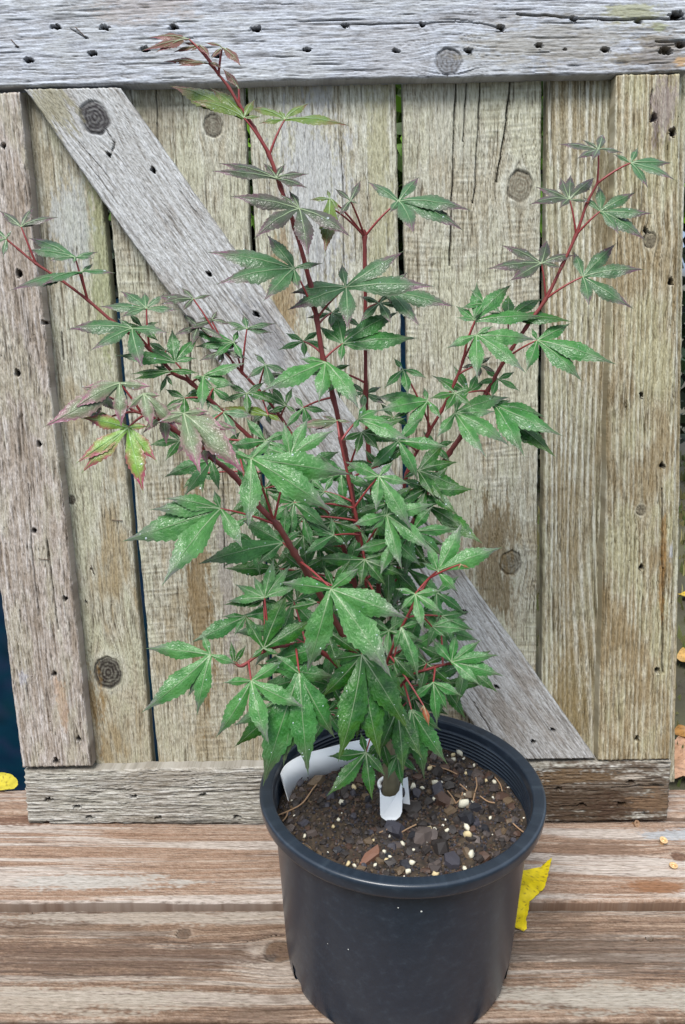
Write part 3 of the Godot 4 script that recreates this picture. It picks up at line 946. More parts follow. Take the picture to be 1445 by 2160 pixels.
	# the inner leaves that close the middle of the crown
	var spots := [[760, 1040], [700, 1100], [830, 1140], [760, 1120], [640, 1130], [860, 1060], [720, 1290], [800, 1240], [860, 1200], [820, 1330], [890, 1290], [780, 1460], [850, 1440], [900, 1400], [660, 1480], [590, 1330], [640, 1200], [930, 1330], [820, 1190], [720, 1000], [700, 1440], [880, 1360], [780, 1320], [560, 1030],
		[670, 1150], [740, 1180], [700, 1230], [620, 1270], [760, 1350], [700, 1360], [840, 1280], [660, 1330], [600, 1420], [690, 1500], [740, 1440], [830, 1400], [870, 1470], [930, 1440], [980, 1400], [920, 1250], [650, 980], [820, 1060], [870, 1120], [590, 1200], [540, 1150], [620, 1060], [560, 930], [840, 930], [900, 1030], [780, 1400], [640, 1430], [580, 1480], [730, 1070], [790, 1100]]
	for s in [[300, 690], [350, 740], [420, 690], [470, 740], [520, 830], [450, 820], [390, 840], [560, 870], [480, 940], [420, 1000], [530, 1090], [380, 930], [600, 790], [640, 720], [700, 660], [760, 690], [800, 640], [700, 780], [770, 830], [830, 880], [1010, 770], [1050, 800], [960, 830], [920, 940], [1020, 640]]:
		var tips := []
		var a0 := rng.randf_range(-0.4, 0.4)
		var size := rng.randf_range(46, 68)
		for q in 5:
			var an := lerpf(-0.4, PI + 0.4, q / 4.0) + rng.randf_range(-0.15, 0.15) + a0
			var rr := size * (0.65 if q == 0 or q == 4 else rng.randf_range(0.85, 1.1))
			tips.append(s[0] + cos(an) * rr)
			tips.append(s[1] + sin(an) * rr * 0.85 - 8.0)
		maple_leaf(t, ["b", "g", "d", "u"][rng.randi() % 4], s[0], s[1], rng.randf_range(-7.5, -3.5), tips, 0.8)
	for s in spots:
		var tips := []
		var n := rng.randi_range(5, 6)
		var a0 := rng.randf_range(-0.35, 0.35)
		var size := rng.randf_range(78, 118)
		for q in n:
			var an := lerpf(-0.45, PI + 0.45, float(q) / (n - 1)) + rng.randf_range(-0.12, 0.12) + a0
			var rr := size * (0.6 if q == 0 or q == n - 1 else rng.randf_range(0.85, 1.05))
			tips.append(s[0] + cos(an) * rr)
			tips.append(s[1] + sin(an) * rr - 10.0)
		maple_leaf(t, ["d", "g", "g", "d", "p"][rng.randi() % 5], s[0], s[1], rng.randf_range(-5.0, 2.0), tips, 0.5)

# ---------------------------------------------------------------- pot and soil
func lathe(profile: Array, segs: int, centre: Vector3, notches := []) -> ArrayMesh:
	var v := PackedVector3Array()
	var nn := PackedVector3Array()
	var uv := PackedVector2Array()
	var idx := PackedInt32Array()
	var m := profile.size()
	for s in segs + 1:
		var an := TAU * s / segs
		for k in m:
			var p: Vector2 = profile[k]
			var a: Vector2 = profile[maxi(k - 1, 0)]
			var b: Vector2 = profile[mini(k + 1, m - 1)]
			var t := (b - a).normalized()
			v.append(Vector3(cos(an) * p.x, p.y, sin(an) * p.x) + centre)
			nn.append(Vector3(cos(an) * t.y, -t.x, sin(an) * t.y))
			uv.append(Vector2(float(s) / segs * 3.0, p.y * 3.0))
	for s in segs:
		var deg := 360.0 * (s + 0.5) / segs
		for k in m - 1:
			var y0: float = profile[k].y
			var skip := false
			for q in notches:
				if k < int(q[2]) and absf(deg - q[0]) < q[1] * (1.0 - 0.3 * float(k) / q[2]):
					skip = true
			if skip:
				continue
			var a := s * m + k
			for x in [a, a + m, a + 1, a + 1, a + m, a + m + 1]:
				idx.append(x)
	return arr_mesh(v, nn, PackedColorArray(), idx, uv)

func chip_mesh(seedv: int, flat: float, smooth := false) -> ArrayMesh:
	var r := RandomNumberGenerator.new()
	r.seed = seedv
	var st := SurfaceTool.new()
	st.begin(Mesh.PRIMITIVE_TRIANGLES)
	st.set_smooth_group(0 if smooth else -1)
	var n := 6
	var top := []
	var bot := []
	for k in n:
		var an := TAU * (k + r.randf_range(-0.3, 0.3)) / n
		var rad := r.randf_range(0.34, 0.56)
		bot.append(Vector3(cos(an) * rad, -flat * r.randf_range(0.35, 0.5), sin(an) * rad * 0.7))
		top.append(Vector3(cos(an) * rad * r.randf_range(0.75, 1.0), flat * r.randf_range(0.2, 0.5), sin(an) * rad * 0.7 * r.randf_range(0.75, 1.0)))
	var ct := Vector3(0, flat * 0.5, 0)
	var cb := Vector3(0, -flat * 0.5, 0)
	for k in n:
		var q := (k + 1) % n
		for p in [ct, top[k], top[q], cb, bot[q], bot[k], top[k], bot[k], bot[q], top[k], bot[q], top[q]]:
			st.add_vertex(p)
	st.generate_normals()
	return st.commit()

func soil_h(x: float, z: float) -> float:
	var d := Vector2(x - POT.x, z - POT.z).length()
	return SOIL_Y + 0.0045 * low.get_noise_2d(x * 28.0, z * 28.0) + 0.0022 * low.get_noise_2d(x * 95.0 + 7.0, z * 95.0) - 0.004 * smoothstep(0.05, 0.125, d)

func build_pot() -> void:
	var pot := base("plant_pot", Vector3.ZERO)
	tag(pot, "dark blue black round plastic nursery pot holding the maple sapling", "plant pot")
	var pm := StandardMaterial3D.new()
	var nt := NoiseTexture2D.new()
	nt.width = 512; nt.height = 512; nt.seamless = true
	var fn := FastNoiseLite.new()
	fn.seed = 5; fn.frequency = 0.03; fn.fractal_octaves = 6; fn.fractal_gain = 0.75
	nt.noise = fn
	var g := Gradient.new()
	g.offsets = PackedFloat32Array([0.0, 0.42, 0.62, 1.0])
	g.colors = PackedColorArray([Color(0.10, 0.135, 0.18), Color(0.11, 0.148, 0.195), Color(0.12, 0.158, 0.205), Color(0.19, 0.23, 0.27)])
	nt.color_ramp = g
	pm.albedo_texture = nt
	pm.uv1_scale = Vector3(1, 1.6, 1)
	pm.roughness = 0.31
	pm.metallic_specular = 0.55
	var c := POT
	var body := [Vector2(0.001, 0.006), Vector2(0.108, 0.004), Vector2(0.1135, 0.0005), Vector2(0.1155, 0.001), Vector2(0.1168, 0.004), Vector2(0.1178, 0.012), Vector2(0.119, 0.024), Vector2(0.1205, 0.05), Vector2(0.1228, 0.1), Vector2(0.1258, 0.15), Vector2(0.1278, 0.183), Vector2(0.1282, 0.1872)]
	inst("body", lathe(body, 160, c, [[27.0, 5.0, 6], [153.0, 5.0, 6], [90.0, 4.0, 4], [270.0, 4.0, 6]]), pm, pot)
	var rim := [Vector2(0.1279, 0.1872), Vector2(0.1382, 0.1876), Vector2(0.1400, 0.1886), Vector2(0.1407, 0.191), Vector2(0.1418, 0.1985), Vector2(0.1416, 0.2012), Vector2(0.1405, 0.2026), Vector2(0.1385, 0.2031), Vector2(0.1305, 0.2026), Vector2(0.1290, 0.2018), Vector2(0.1282, 0.1995), Vector2(0.1276, 0.1935)]
	inst("rim", lathe(rim, 160, c), pm, pot)
	var inner := [Vector2(0.1276, 0.1935)]
	for k in 8:
		var y := 0.1915 - 0.0042 * k
		inner.append(Vector2(0.1272 - 0.00015 * k, y))
		if k % 1 == 0:
			inner.append(Vector2(0.1262 - 0.00015 * k, y - 0.0008))
			inner.append(Vector2(0.1262 - 0.00015 * k, y - 0.0015))
			inner.append(Vector2(0.1270 - 0.00015 * k, y - 0.0023))
	inner.append(Vector2(0.122, 0.12))
	inner.append(Vector2(0.1165, 0.01))
	inst("inner_wall", lathe(inner, 160, c), pm, pot)
	# crumbs stuck to the outside of the pot
	var crumb := mat(srgb(205, 205, 198), 0.8)
	for p in [[735, 2002], [816, 2016], [874, 2116], [720, 2128], [840, 1914], [889, 1922], [884, 2140], [692, 1990], [760, 2118], [700, 2068]]:
		var d := ray(p[0], p[1])
		var lo := 0.3
		# march to the wall of the pot
		var hit := eye()
		for s in 900:
			hit = eye() + d * (0.45 + s * 0.0006)
			var rr := Vector2(hit.x - c.x, hit.z - c.z).length()
			if hit.y < 0.18 and rr < 0.1168 + 0.0600 * hit.y:
				break
		var q := inst("perlite_crumb", chip_mesh(int(p[0]), 0.6), crumb, pot)
		q.position = hit
		q.scale = Vector3.ONE * rng.randf_range(0.0012, 0.0024)

	# potting mix
	var soil := base("potting_mix", Vector3.ZERO)
	tag(soil, "dark brown potting mix of bark chips and white perlite filling the pot", "soil")
	var v := PackedVector3Array()
	var nn := PackedVector3Array()
	var cc := PackedColorArray()
	var idx := PackedInt32Array()
	var rings := 60
	var segs := 120
	for a in rings + 1:
		for s in segs + 1:
			var r := 0.1258 * a / rings
			var an := TAU * s / segs
			var x := c.x + cos(an) * r
			var z := c.z + sin(an) * r
			var y := soil_h(x, z) + 0.0012 * low.get_noise_2d(x * 420.0, z * 420.0)
			v.append(Vector3(x, y, z))
			var ex := soil_h(x + 0.001, z) - soil_h(x - 0.001, z)
			var ez := soil_h(x, z + 0.001) - soil_h(x, z - 0.001)
			nn.append(Vector3(-ex * 500.0, 1, -ez * 500.0).normalized())
			cc.append(srgb(38, 31, 26).lerp(srgb(70, 58, 46), clampf(0.5 + 1.2 * low.get_noise_2d(x * 300.0 + 9.0, z * 300.0), 0, 1)))
	for a in rings:
		for s in segs:
			var k := a * (segs + 1) + s
			for x in [k, k + segs + 1, k + 1, k + 1, k + segs + 1, k + segs + 2]:
				idx.append(x)
	inst("soil_surface", arr_mesh(v, nn, cc, idx), mat(Color.WHITE, 0.9, true), soil)
	inst("root_ball", lathe([Vector2(0.001, 0.009), Vector2(0.108, 0.0095), Vector2(0.1125, 0.014), Vector2(0.118, 0.12), Vector2(0.121, 0.15)], 48, c), mat(srgb(62, 50, 40), 0.95), soil)
	var tones := [srgb(40, 34, 32), srgb(62, 54, 52), srgb(82, 72, 68), srgb(70, 50, 40), srgb(56, 54, 62), srgb(32, 32, 38), srgb(92, 76, 58), srgb(48, 42, 40)]
	var mats := []
	for q in tones:
		mats.append(mat(q, 0.62))
	var meshes := []
	for k in 7:
		meshes.append(chip_mesh(40 + k, [0.28, 0.34, 0.45, 0.22, 0.5, 0.3, 0.4][k]))
	for k in 330:
		var an := rng.randf() * TAU
		var r := 0.121 * sqrt(rng.randf())
		var x := c.x + cos(an) * r
		var z := c.z + sin(an) * r
		var s := rng.randf_range(0.009, 0.0175) * (1.5 if rng.randf() < 0.1 else 1.0)
		if x < c.x - 0.015 and s > 0.012 and rng.randf() < 0.7:
			s *= 0.6
		if r + s * 0.5 > 0.1235:
			continue
		var o := inst("bark_chip", meshes[rng.randi() % 7], mats[rng.randi() % tones.size()], soil)
		o.position = Vector3(x, soil_h(x, z) + s * 0.10, z)
		o.rotation = Vector3(rng.randf_range(-0.5, 0.5), rng.randf() * TAU, rng.randf_range(-0.5, 0.5))
		o.scale = Vector3(s, s, s)
	var big := inst("bark_chip", chip_mesh(77, 0.3), mat(srgb(112, 78, 62), 0.6), soil)
	big.position = on_y(782, 1806, SOIL_Y + 0.003)
	big.rotation = Vector3(0.2, 0.75, 0.15)
	big.scale = Vector3(0.036, 0.024, 0.017)
	# fine crumbs
	var mm := MultiMesh.new()
	mm.transform_format = MultiMesh.TRANSFORM_3D
	mm.use_colors = true
	mm.mesh = chip_mesh(91, 0.5)
	mm.instance_count = 5200
	for k in mm.instance_count:
		var an := rng.randf() * TAU
		var r := 0.1235 * sqrt(rng.randf())
		var x := c.x + cos(an) * r
		var z := c.z + sin(an) * r
		var s := rng.randf_range(0.0018, 0.0046)
		mm.set_instance_transform(k, Transform3D(Basis.from_euler(Vector3(rng.randf() * TAU, rng.randf() * TAU, rng.randf() * TAU)).scaled(Vector3(s, s, s)), Vector3(x, soil_h(x, z) + s * 0.2, z)))
		var t: Color = tones[rng.randi() % tones.size()]
		if rng.randf() < 0.008:
			t = srgb(215, 210, 195)
		mm.set_instance_color(k, t)
	var mi := MultiMeshInstance3D.new()
	mi.name = "soil_crumbs"
	mi.multimesh = mm
	mi.material_override = mat(Color.WHITE, 0.85, true)
	soil.add_child(mi)
	mi.set_meta("kind", "stuff")
	var white := mat(srgb(206, 200, 180), 0.8)
	var cream := mat(srgb(198, 180, 140), 0.8)
	var pm2 := [chip_mesh(61, 0.75, true), chip_mesh(62, 0.6, true), chip_mesh(63, 0.7, true), chip_mesh(64, 0.55, true)]
	var spots := [[970, 1581, 17], [956, 1585, 12], [957, 1595, 12], [1030, 1602, 11], [983, 1626, 10], [1025, 1639, 10], [1043, 1645, 11], [907, 1622, 12], [918, 1656, 16], [872, 1661, 16], [891, 1665, 8], [981, 1675, 8], [978, 1699, 24], [915, 1686, 9], [1035, 1719, 8], [905, 1750, 13], [917, 1750, 12], [943, 1748, 11], [985, 1748, 14], [986, 1763, 18], [746, 1663, 12], [721, 1689, 13], [714, 1726, 8], [643, 1756, 9], [633, 1773, 8], [692, 1806, 11], [735, 1816, 11], [748, 1822, 8], [810, 1793, 10], [849, 1773, 10], [815, 1809, 10], [823, 1803, 8], [792, 1822, 8], [869, 1815, 10], [861, 1836, 12], [830, 1862, 12], [894, 1853, 17], [703, 1737, 7], [788, 1769, 6], [873, 1791, 7], [872, 1849, 8], [994, 1801, 17], [981, 1827, 11], [1018, 1832, 9], [919, 1836, 11], [847, 1608, 9], [997, 1690, 7], [1000, 1605, 8], [941, 1560, 8]]
	for p in spots:
		var o := inst("perlite_granule", pm2[rng.randi() % 4], cream if rng.randf() < 0.22 else white, soil)
		var q := on_y(p[0], p[1], SOIL_Y + 0.003)
		o.position = Vector3(q.x, soil_h(q.x, q.z) + p[2] * 0.00012 + 0.0012, q.z)
		o.rotation = Vector3(rng.randf() * 0.6, rng.randf() * TAU, rng.randf() * 0.6)
		o.scale = Vector3.ONE * p[2] * 0.00058
	var root := mat(srgb(150, 120, 92), 0.8)
	for path in [[[578, 1712], [607, 1699], [638, 1685], [661, 1661], [676, 1640]], [[607, 1699], [604, 1712], [596, 1726]], [[1004, 1636], [1006, 1655], [1002, 1670], [998, 1690]], [[970, 1655], [985, 1666], [990, 1670]], [[944, 1668], [955, 1680], [962, 1694]], [[962, 1692], [972, 1682], [976, 1672]], [[1013, 1674], [1030, 1682], [1044, 1688]], [[905, 1615], [940, 1618], [965, 1627]], [[1045, 1634], [1055, 1648], [1060, 1662]], [[1083, 1730], [1095, 1738], [1110, 1746]], [[800, 1752], [815, 1746], [824, 1742]], [[843, 1750], [862, 1744], [878, 1738]], [[615, 1768], [640, 1772], [655, 1782]]]:
		var pts := []
		for q in path:
			var p := on_y(q[0], q[1], SOIL_Y + 0.004)
			p.y = soil_h(p.x, p.z) + 0.0035
			pts.append(p)
		var sp := smooth_path(pts, 5)
		var rr := []
		for q in sp.size():
			rr.append(0.0008)
		inst("root_fibre", tube(sp, rr, 5), root, soil)

	# white label tucked against the inner wall
	var st := SurfaceTool.new()
	st.begin(Mesh.PRIMITIVE_TRIANGLES)
	st.set_smooth_group(0)
	var low_edge := []
	for p in [[581, 1680], [612, 1659], [650, 1640], [690, 1626], [733, 1612], [770, 1602], [806, 1594]]:
		var q := on_y(p[0], p[1], SOIL_Y)
		var off := Vector2(q.x - c.x, q.z - c.z)
		if off.length() > 0.1165:
			off = off.normalized() * 0.1165
		low_edge.append(Vector3(c.x + off.x, SOIL_Y - 0.004, c.z + off.y))
	var edge := smooth_path(low_edge, 6)
	var prev := []
	for k in edge.size():
		var tn: Vector3 = (edge[mini(k + 1, edge.size() - 1)] - edge[maxi(k - 1, 0)]).normalized()
		var sd := tn.cross(Vector3.UP) * 0.0003
		var hi := Vector3(0, 0.031 - 0.008 * float(k) / edge.size(), 0) - tn.cross(Vector3.UP).normalized() * 0.008
		var e0: Vector3 = edge[k]
		var cur := [e0 - sd, e0 + hi - sd, e0 + sd, e0 + hi + sd]
		if k > 0:
			for q in [[0, 1], [3, 2], [1, 3], [2, 0]]:
				var a: Vector3 = prev[q[0]]
				var b: Vector3 = prev[q[1]]
				var d: Vector3 = cur[q[0]]
				var e: Vector3 = cur[q[1]]
				for p in [a, b, d, b, e, d]:
					st.add_vertex(p)
		if k == 0 or k == edge.size() - 1:
			for p in [cur[0], cur[1], cur[3], cur[0], cur[3], cur[2]]:
				st.add_vertex(p)
		prev = cur
	st.generate_normals()
	var plastic := mat(srgb(236, 238, 240), 0.35)
	var lab := inst("plant_label", st.commit(), plastic, self)
	tag(lab, "blank white plastic plant label strip curled against inside wall of pot", "label")
	# looped tag round the trunk
	var tg := base("trunk_tag", Vector3.ZERO)
	tag(tg, "white plastic loop tag wrapped around base of the maple trunk", "tag")
	var axis := on_y(825, 1704, SOIL_Y)
	var outline := [[801, 1661], [803, 1668], [806, 1676], [812, 1680], [822, 1681], [834, 1678], [842, 1668], [846, 1650], [848, 1646], [849, 1680], [848, 1712], [844, 1722], [836, 1729], [825, 1732], [813, 1730], [805, 1724], [802, 1718]]
	var poly := PackedVector3Array()
	for p in outline:
		var off: float = (p[0] - 825.0) / 24.0
		var dn: float = clampf((p[1] - 1646.0) / 86.0, 0.0, 1.0)
		poly.append(on_z(p[0], p[1], lerpf(axis.z + 0.0135, on_y(825, 1734, SOIL_Y + 0.003).z, dn) - 0.0008 * off * off))
	inst("tongue", sheet(poly, Vector3(0, 0.25, 1).normalized(), 0.0007), plastic, tg)
	var poly2 := PackedVector3Array()
	for p in [[846, 1645], [860, 1639], [862, 1666], [863, 1675], [865, 1697], [850, 1694], [849, 1683], [853, 1681], [855, 1672], [853, 1662], [848, 1659]]:
		poly2.append(on_z(p[0], p[1], axis.z + 0.012))
	inst("slotted_end", sheet(poly2, Vector3(0.1, 0.12, 1).normalized(), 0.0007), plastic, tg)
	var band := []
	var br := []
	for k in 20:
		var an := TAU * 0.62 * k / 19.0 - 0.3
		band.append(axis + Vector3(cos(an) * 0.0125, 0.028, -sin(an) * 0.0125))
		br.append(0.0022)
	inst("loop", tube(band, br, 6), plastic, tg)

# ---------------------------------------------------------------- gate
func build_gate() -> void:
	var gate := base("wooden_gate", Vector3.ZERO)
	tag(gate, "weathered grey wooden gate with diagonal brace and rows of empty nail holes", "gate")
	var wm := mat(Color.WHITE, 0.78, true)
	wm.metallic_specular = 0.35
	fibre(wm, 71)
	var blue := {"dark": srgb(106, 104, 106), "mid": srgb(160, 164, 174), "light": srgb(194, 199, 210), "checks": 60.0, "fine": 0.34, "med": 0.30, "ring": 0.10, "relief": 0.0005, "stain": 0.22, "stainc": srgb(138, 128, 116), "moss": 0.2, "mossc": srgb(166, 164, 150)}
	# planks, seen between and behind the frame
	var pd := -0.020
	var khaki := {"dark": srgb(104, 94, 76), "mid": srgb(166, 163, 148), "light": srgb(196, 195, 185), "fine": 0.24, "med": 0.26, "ring": 0.10, "ringf": 150.0, "relief": 0.00035, "moss": 0.36, "mossc": srgb(166, 165, 138), "stain": 0.24, "stainc": srgb(136, 116, 80), "ends": 1.1, "saw": 0.75, "edge": 0.0010}
	var pa: Dictionary = khaki.duplicate()
	pa.saw = 0.1; pa.moss = 0.5; pa.med = 0.3; pa.stain = 0.35
	board(gate, "plank", gq([[62, 1652], [325, 1652], [192, 140], [-120, 140]], pd), gate_n, 0.018, true, pa, [knot(228, 1420, 33, pd, 0.9, srgb(52, 46, 42)), knot(150, 1055, 9, pd), patch(170, 1500, 60, 160, srgb(140, 110, 62), 0.6, pd), patch(215, 560, 30, 260, srgb(154, 158, 118), 0.7, pd), patch(150, 480, 50, 120, srgb(184, 188, 190), 0.6, pd), crack([[130, 700], [134, 760]], pd, 0.001, 0.003)] + holes([[90, 1165, 0.5], [182, 1270, 0.5], [193, 1200, 0.5]], pd, false, 0.004), wm, 11)
	var pb: Dictionary = khaki.duplicate()
	pb.saw = 0.9
	board(gate, "plank", gq([[337, 1652], [577, 1652], [512, 140], [206, 140]], pd), gate_n, 0.018, true, pb, [knot(450, 265, 19, pd, 0.3, srgb(96, 86, 74)), patch(420, 1260, 34, 320, srgb(134, 110, 72), 0.75, pd), patch(480, 1250, 22, 240, srgb(168, 160, 154), 0.7, pd), patch(330, 250, 70, 90, srgb(128, 118, 98), 0.5, pd), crack([[398, 640], [402, 760], [400, 800]], pd), crack([[330, 190], [333, 330]], pd, 0.0006, 0.004), crack([[470, 980], [474, 1200]], pd, 0.0006, 0.004)], wm, 12)
	var pc: Dictionary = khaki.duplicate()
	pc.light = srgb(196, 196, 188); pc.mid = srgb(168, 166, 152); pc.saw = 0.15; pc.ring = 0.2; pc.moss = 0.3
	board(gate, "plank", gq([[585, 1652], [862, 1652], [834, 140], [521, 140]], pd), gate_n, 0.018, true, pc, [patch(660, 420, 80, 260, srgb(190, 192, 196), 0.7, pd), patch(800, 400, 30, 300, srgb(172, 168, 134), 0.6, pd), patch(600, 620, 30, 200, srgb(150, 124, 84), 0.7, pd), crack([[720, 300], [726, 560]], pd, 0.0006, 0.003)], wm, 13)
	var pdd: Dictionary = khaki.duplicate()
	pdd.saw = 1.0; pdd.ring = 0.12
	board(gate, "plank", gq([[874, 1652], [1129, 1652], [1143, 140], [848, 140]], pd), gate_n, 0.018, true, pdd, [knot(1098, 393, 26, pd, 0.15, srgb(112, 100, 82)), knot(1078, 1188, 24, pd, 0.3, srgb(92, 84, 72)), crack([[961, 160], [957, 300], [952, 470], [950, 560]], pd, 0.0010, 0.008), crack([[983, 160], [980, 230], [976, 300]], pd, 0.0007, 0.006), crack([[1012, 160], [1009, 250], [1004, 350], [998, 430]], pd, 0.0008, 0.006), crack([[1076, 160], [1068, 250], [1056, 330], [1046, 385]], pd, 0.0010, 0.008), patch(1040, 1180, 60, 170, srgb(116, 96, 62), 0.7, pd), patch(960, 260, 60, 100, srgb(186, 184, 170), 0.5, pd)], wm, 14)
	var pe: Dictionary = khaki.duplicate()
	pe.saw = 0.0; pe.ring = 0.55; pe.ringf = 120.0; pe.dark = srgb(96, 84, 60); pe.mid = srgb(162, 155, 134)
	board(gate, "plank", gq([[1141, 1652], [1424, 1652], [1449, 140], [1155, 140]], pd), gate_n, 0.018, true, pe, [patch(1200, 1480, 50, 140, srgb(130, 112, 74), 0.6, pd), patch(1270, 420, 24, 160, srgb(118, 106, 80), 0.7, pd)], wm, 15)
	# frame
	var tr: Dictionary = blue.duplicate()
	tr.ring = 0.12; tr.ml = 4.0; tr.relief = 0.00036; tr.lines = 0.8; tr.mid = srgb(168, 172, 182); tr.light = srgb(200, 205, 216)
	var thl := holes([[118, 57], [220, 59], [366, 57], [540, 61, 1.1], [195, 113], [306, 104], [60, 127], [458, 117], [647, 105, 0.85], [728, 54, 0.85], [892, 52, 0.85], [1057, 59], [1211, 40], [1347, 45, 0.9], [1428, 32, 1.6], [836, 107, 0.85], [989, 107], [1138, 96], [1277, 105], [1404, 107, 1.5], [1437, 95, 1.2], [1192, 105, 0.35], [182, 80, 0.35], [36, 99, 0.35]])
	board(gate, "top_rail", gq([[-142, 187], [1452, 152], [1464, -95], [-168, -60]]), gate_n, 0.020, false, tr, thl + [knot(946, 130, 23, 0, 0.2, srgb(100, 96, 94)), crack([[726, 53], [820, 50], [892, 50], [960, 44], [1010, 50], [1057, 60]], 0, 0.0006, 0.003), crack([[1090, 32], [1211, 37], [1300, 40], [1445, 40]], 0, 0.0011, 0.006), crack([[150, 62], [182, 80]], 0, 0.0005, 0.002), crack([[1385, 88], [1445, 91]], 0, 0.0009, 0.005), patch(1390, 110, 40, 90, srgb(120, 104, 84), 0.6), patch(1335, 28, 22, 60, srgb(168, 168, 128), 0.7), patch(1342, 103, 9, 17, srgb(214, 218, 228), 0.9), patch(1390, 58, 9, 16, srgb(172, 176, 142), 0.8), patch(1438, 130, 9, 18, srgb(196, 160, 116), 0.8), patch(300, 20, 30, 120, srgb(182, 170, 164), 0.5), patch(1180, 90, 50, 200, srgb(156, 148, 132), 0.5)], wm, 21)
	var sl: Dictionary = blue.duplicate()
	sl.dark = srgb(112, 100, 88); sl.mid = srgb(166, 156, 148); sl.light = srgb(196, 190, 188); sl.med = 0.4; sl.stain = 0.4; sl.stainc = srgb(126, 110, 92); sl.ends = 0.15; sl.relief = 0.0007
	sl.moss = 0.3; sl.mossc = srgb(150, 148, 116)
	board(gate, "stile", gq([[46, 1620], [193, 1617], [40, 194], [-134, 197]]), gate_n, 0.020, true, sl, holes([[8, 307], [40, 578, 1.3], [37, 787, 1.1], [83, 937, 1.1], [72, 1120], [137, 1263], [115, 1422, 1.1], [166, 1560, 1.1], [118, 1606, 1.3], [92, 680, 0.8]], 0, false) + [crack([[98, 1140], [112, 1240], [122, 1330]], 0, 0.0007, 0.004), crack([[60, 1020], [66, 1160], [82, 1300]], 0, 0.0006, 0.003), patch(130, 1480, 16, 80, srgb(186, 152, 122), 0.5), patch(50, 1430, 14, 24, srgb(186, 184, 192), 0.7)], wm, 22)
	var bc: Dictionary = blue.duplicate()
	bc.mid = srgb(168, 168, 168); bc.light = srgb(198, 200, 204); bc.dark = srgb(112, 106, 100); bc.lines = 0.7; bc.fine = 0.16; bc.med = 0.24; bc.checks = 22.0; bc.fl = 12.0; bc.relief = 0.0003; bc.stain = 0.35; bc.stainc = srgb(124, 114, 104); bc.ends = 0.9; bc.moss = 0.0  # lower end darkened: plant shade partly painted into the stain colour
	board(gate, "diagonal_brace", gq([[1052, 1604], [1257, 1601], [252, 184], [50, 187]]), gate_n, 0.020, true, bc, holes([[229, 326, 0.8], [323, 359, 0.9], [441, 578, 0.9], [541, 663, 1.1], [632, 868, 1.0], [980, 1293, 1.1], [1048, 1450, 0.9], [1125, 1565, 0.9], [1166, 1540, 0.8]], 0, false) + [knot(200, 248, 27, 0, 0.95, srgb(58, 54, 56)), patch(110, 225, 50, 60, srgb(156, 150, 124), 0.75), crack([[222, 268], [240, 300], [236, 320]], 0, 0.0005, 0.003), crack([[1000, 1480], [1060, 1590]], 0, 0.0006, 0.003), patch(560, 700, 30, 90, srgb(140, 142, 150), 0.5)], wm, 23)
	var sr: Dictionary = blue.duplicate()
	sr.dark = srgb(100, 86, 60); sr.mid = srgb(162, 152, 128); sr.light = srgb(188, 184, 168); sr.ring = 0.45; sr.ringf = 150.0; sr.moss = 0.4; sr.mossc = srgb(162, 160, 126); sr.stain = 0.45; sr.stainc = srgb(126, 106, 74); sr.ends = 0.5
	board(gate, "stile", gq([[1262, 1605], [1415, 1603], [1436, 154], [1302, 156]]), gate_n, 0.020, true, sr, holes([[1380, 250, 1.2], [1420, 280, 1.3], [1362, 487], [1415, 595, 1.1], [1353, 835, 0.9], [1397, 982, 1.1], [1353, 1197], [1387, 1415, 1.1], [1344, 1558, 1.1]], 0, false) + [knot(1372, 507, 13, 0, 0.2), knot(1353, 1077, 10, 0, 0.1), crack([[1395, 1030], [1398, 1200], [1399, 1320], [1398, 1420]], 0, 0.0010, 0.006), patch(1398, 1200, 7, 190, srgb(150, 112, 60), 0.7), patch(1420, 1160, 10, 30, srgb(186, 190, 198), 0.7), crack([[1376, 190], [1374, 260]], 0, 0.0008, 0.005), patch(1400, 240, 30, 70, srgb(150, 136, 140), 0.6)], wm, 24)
	var bt: Dictionary = blue.duplicate()
	bt.dark = srgb(92, 86, 78); bt.mid = srgb(148, 143, 134); bt.light = srgb(192, 189, 184); bt.fine = 0.42; bt.med = 0.36; bt.relief = 0.0007; bt.stain = 0.3; bt.stainc = srgb(112, 98, 80); bt.edge = 0.0022; bt.round = 0.004
	var dkb := srgb(84, 66, 50)
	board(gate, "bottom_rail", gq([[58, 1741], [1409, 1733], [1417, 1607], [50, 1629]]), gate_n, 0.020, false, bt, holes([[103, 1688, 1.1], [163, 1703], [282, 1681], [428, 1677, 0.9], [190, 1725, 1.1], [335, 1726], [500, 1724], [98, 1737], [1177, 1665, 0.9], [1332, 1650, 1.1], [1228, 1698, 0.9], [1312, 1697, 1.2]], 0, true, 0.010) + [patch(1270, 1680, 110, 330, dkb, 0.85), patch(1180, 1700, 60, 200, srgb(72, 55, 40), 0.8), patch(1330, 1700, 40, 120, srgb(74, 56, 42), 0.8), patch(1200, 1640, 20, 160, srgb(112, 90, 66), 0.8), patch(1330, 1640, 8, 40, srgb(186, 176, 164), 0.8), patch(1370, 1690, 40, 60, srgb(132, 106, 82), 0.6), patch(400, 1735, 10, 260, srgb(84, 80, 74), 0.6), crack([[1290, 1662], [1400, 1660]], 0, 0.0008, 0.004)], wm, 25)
	# bent staples and a curled splinter left in the wood
	var rust := mat(srgb(96, 80, 70), 0.55)
	rust.metallic = 0.4
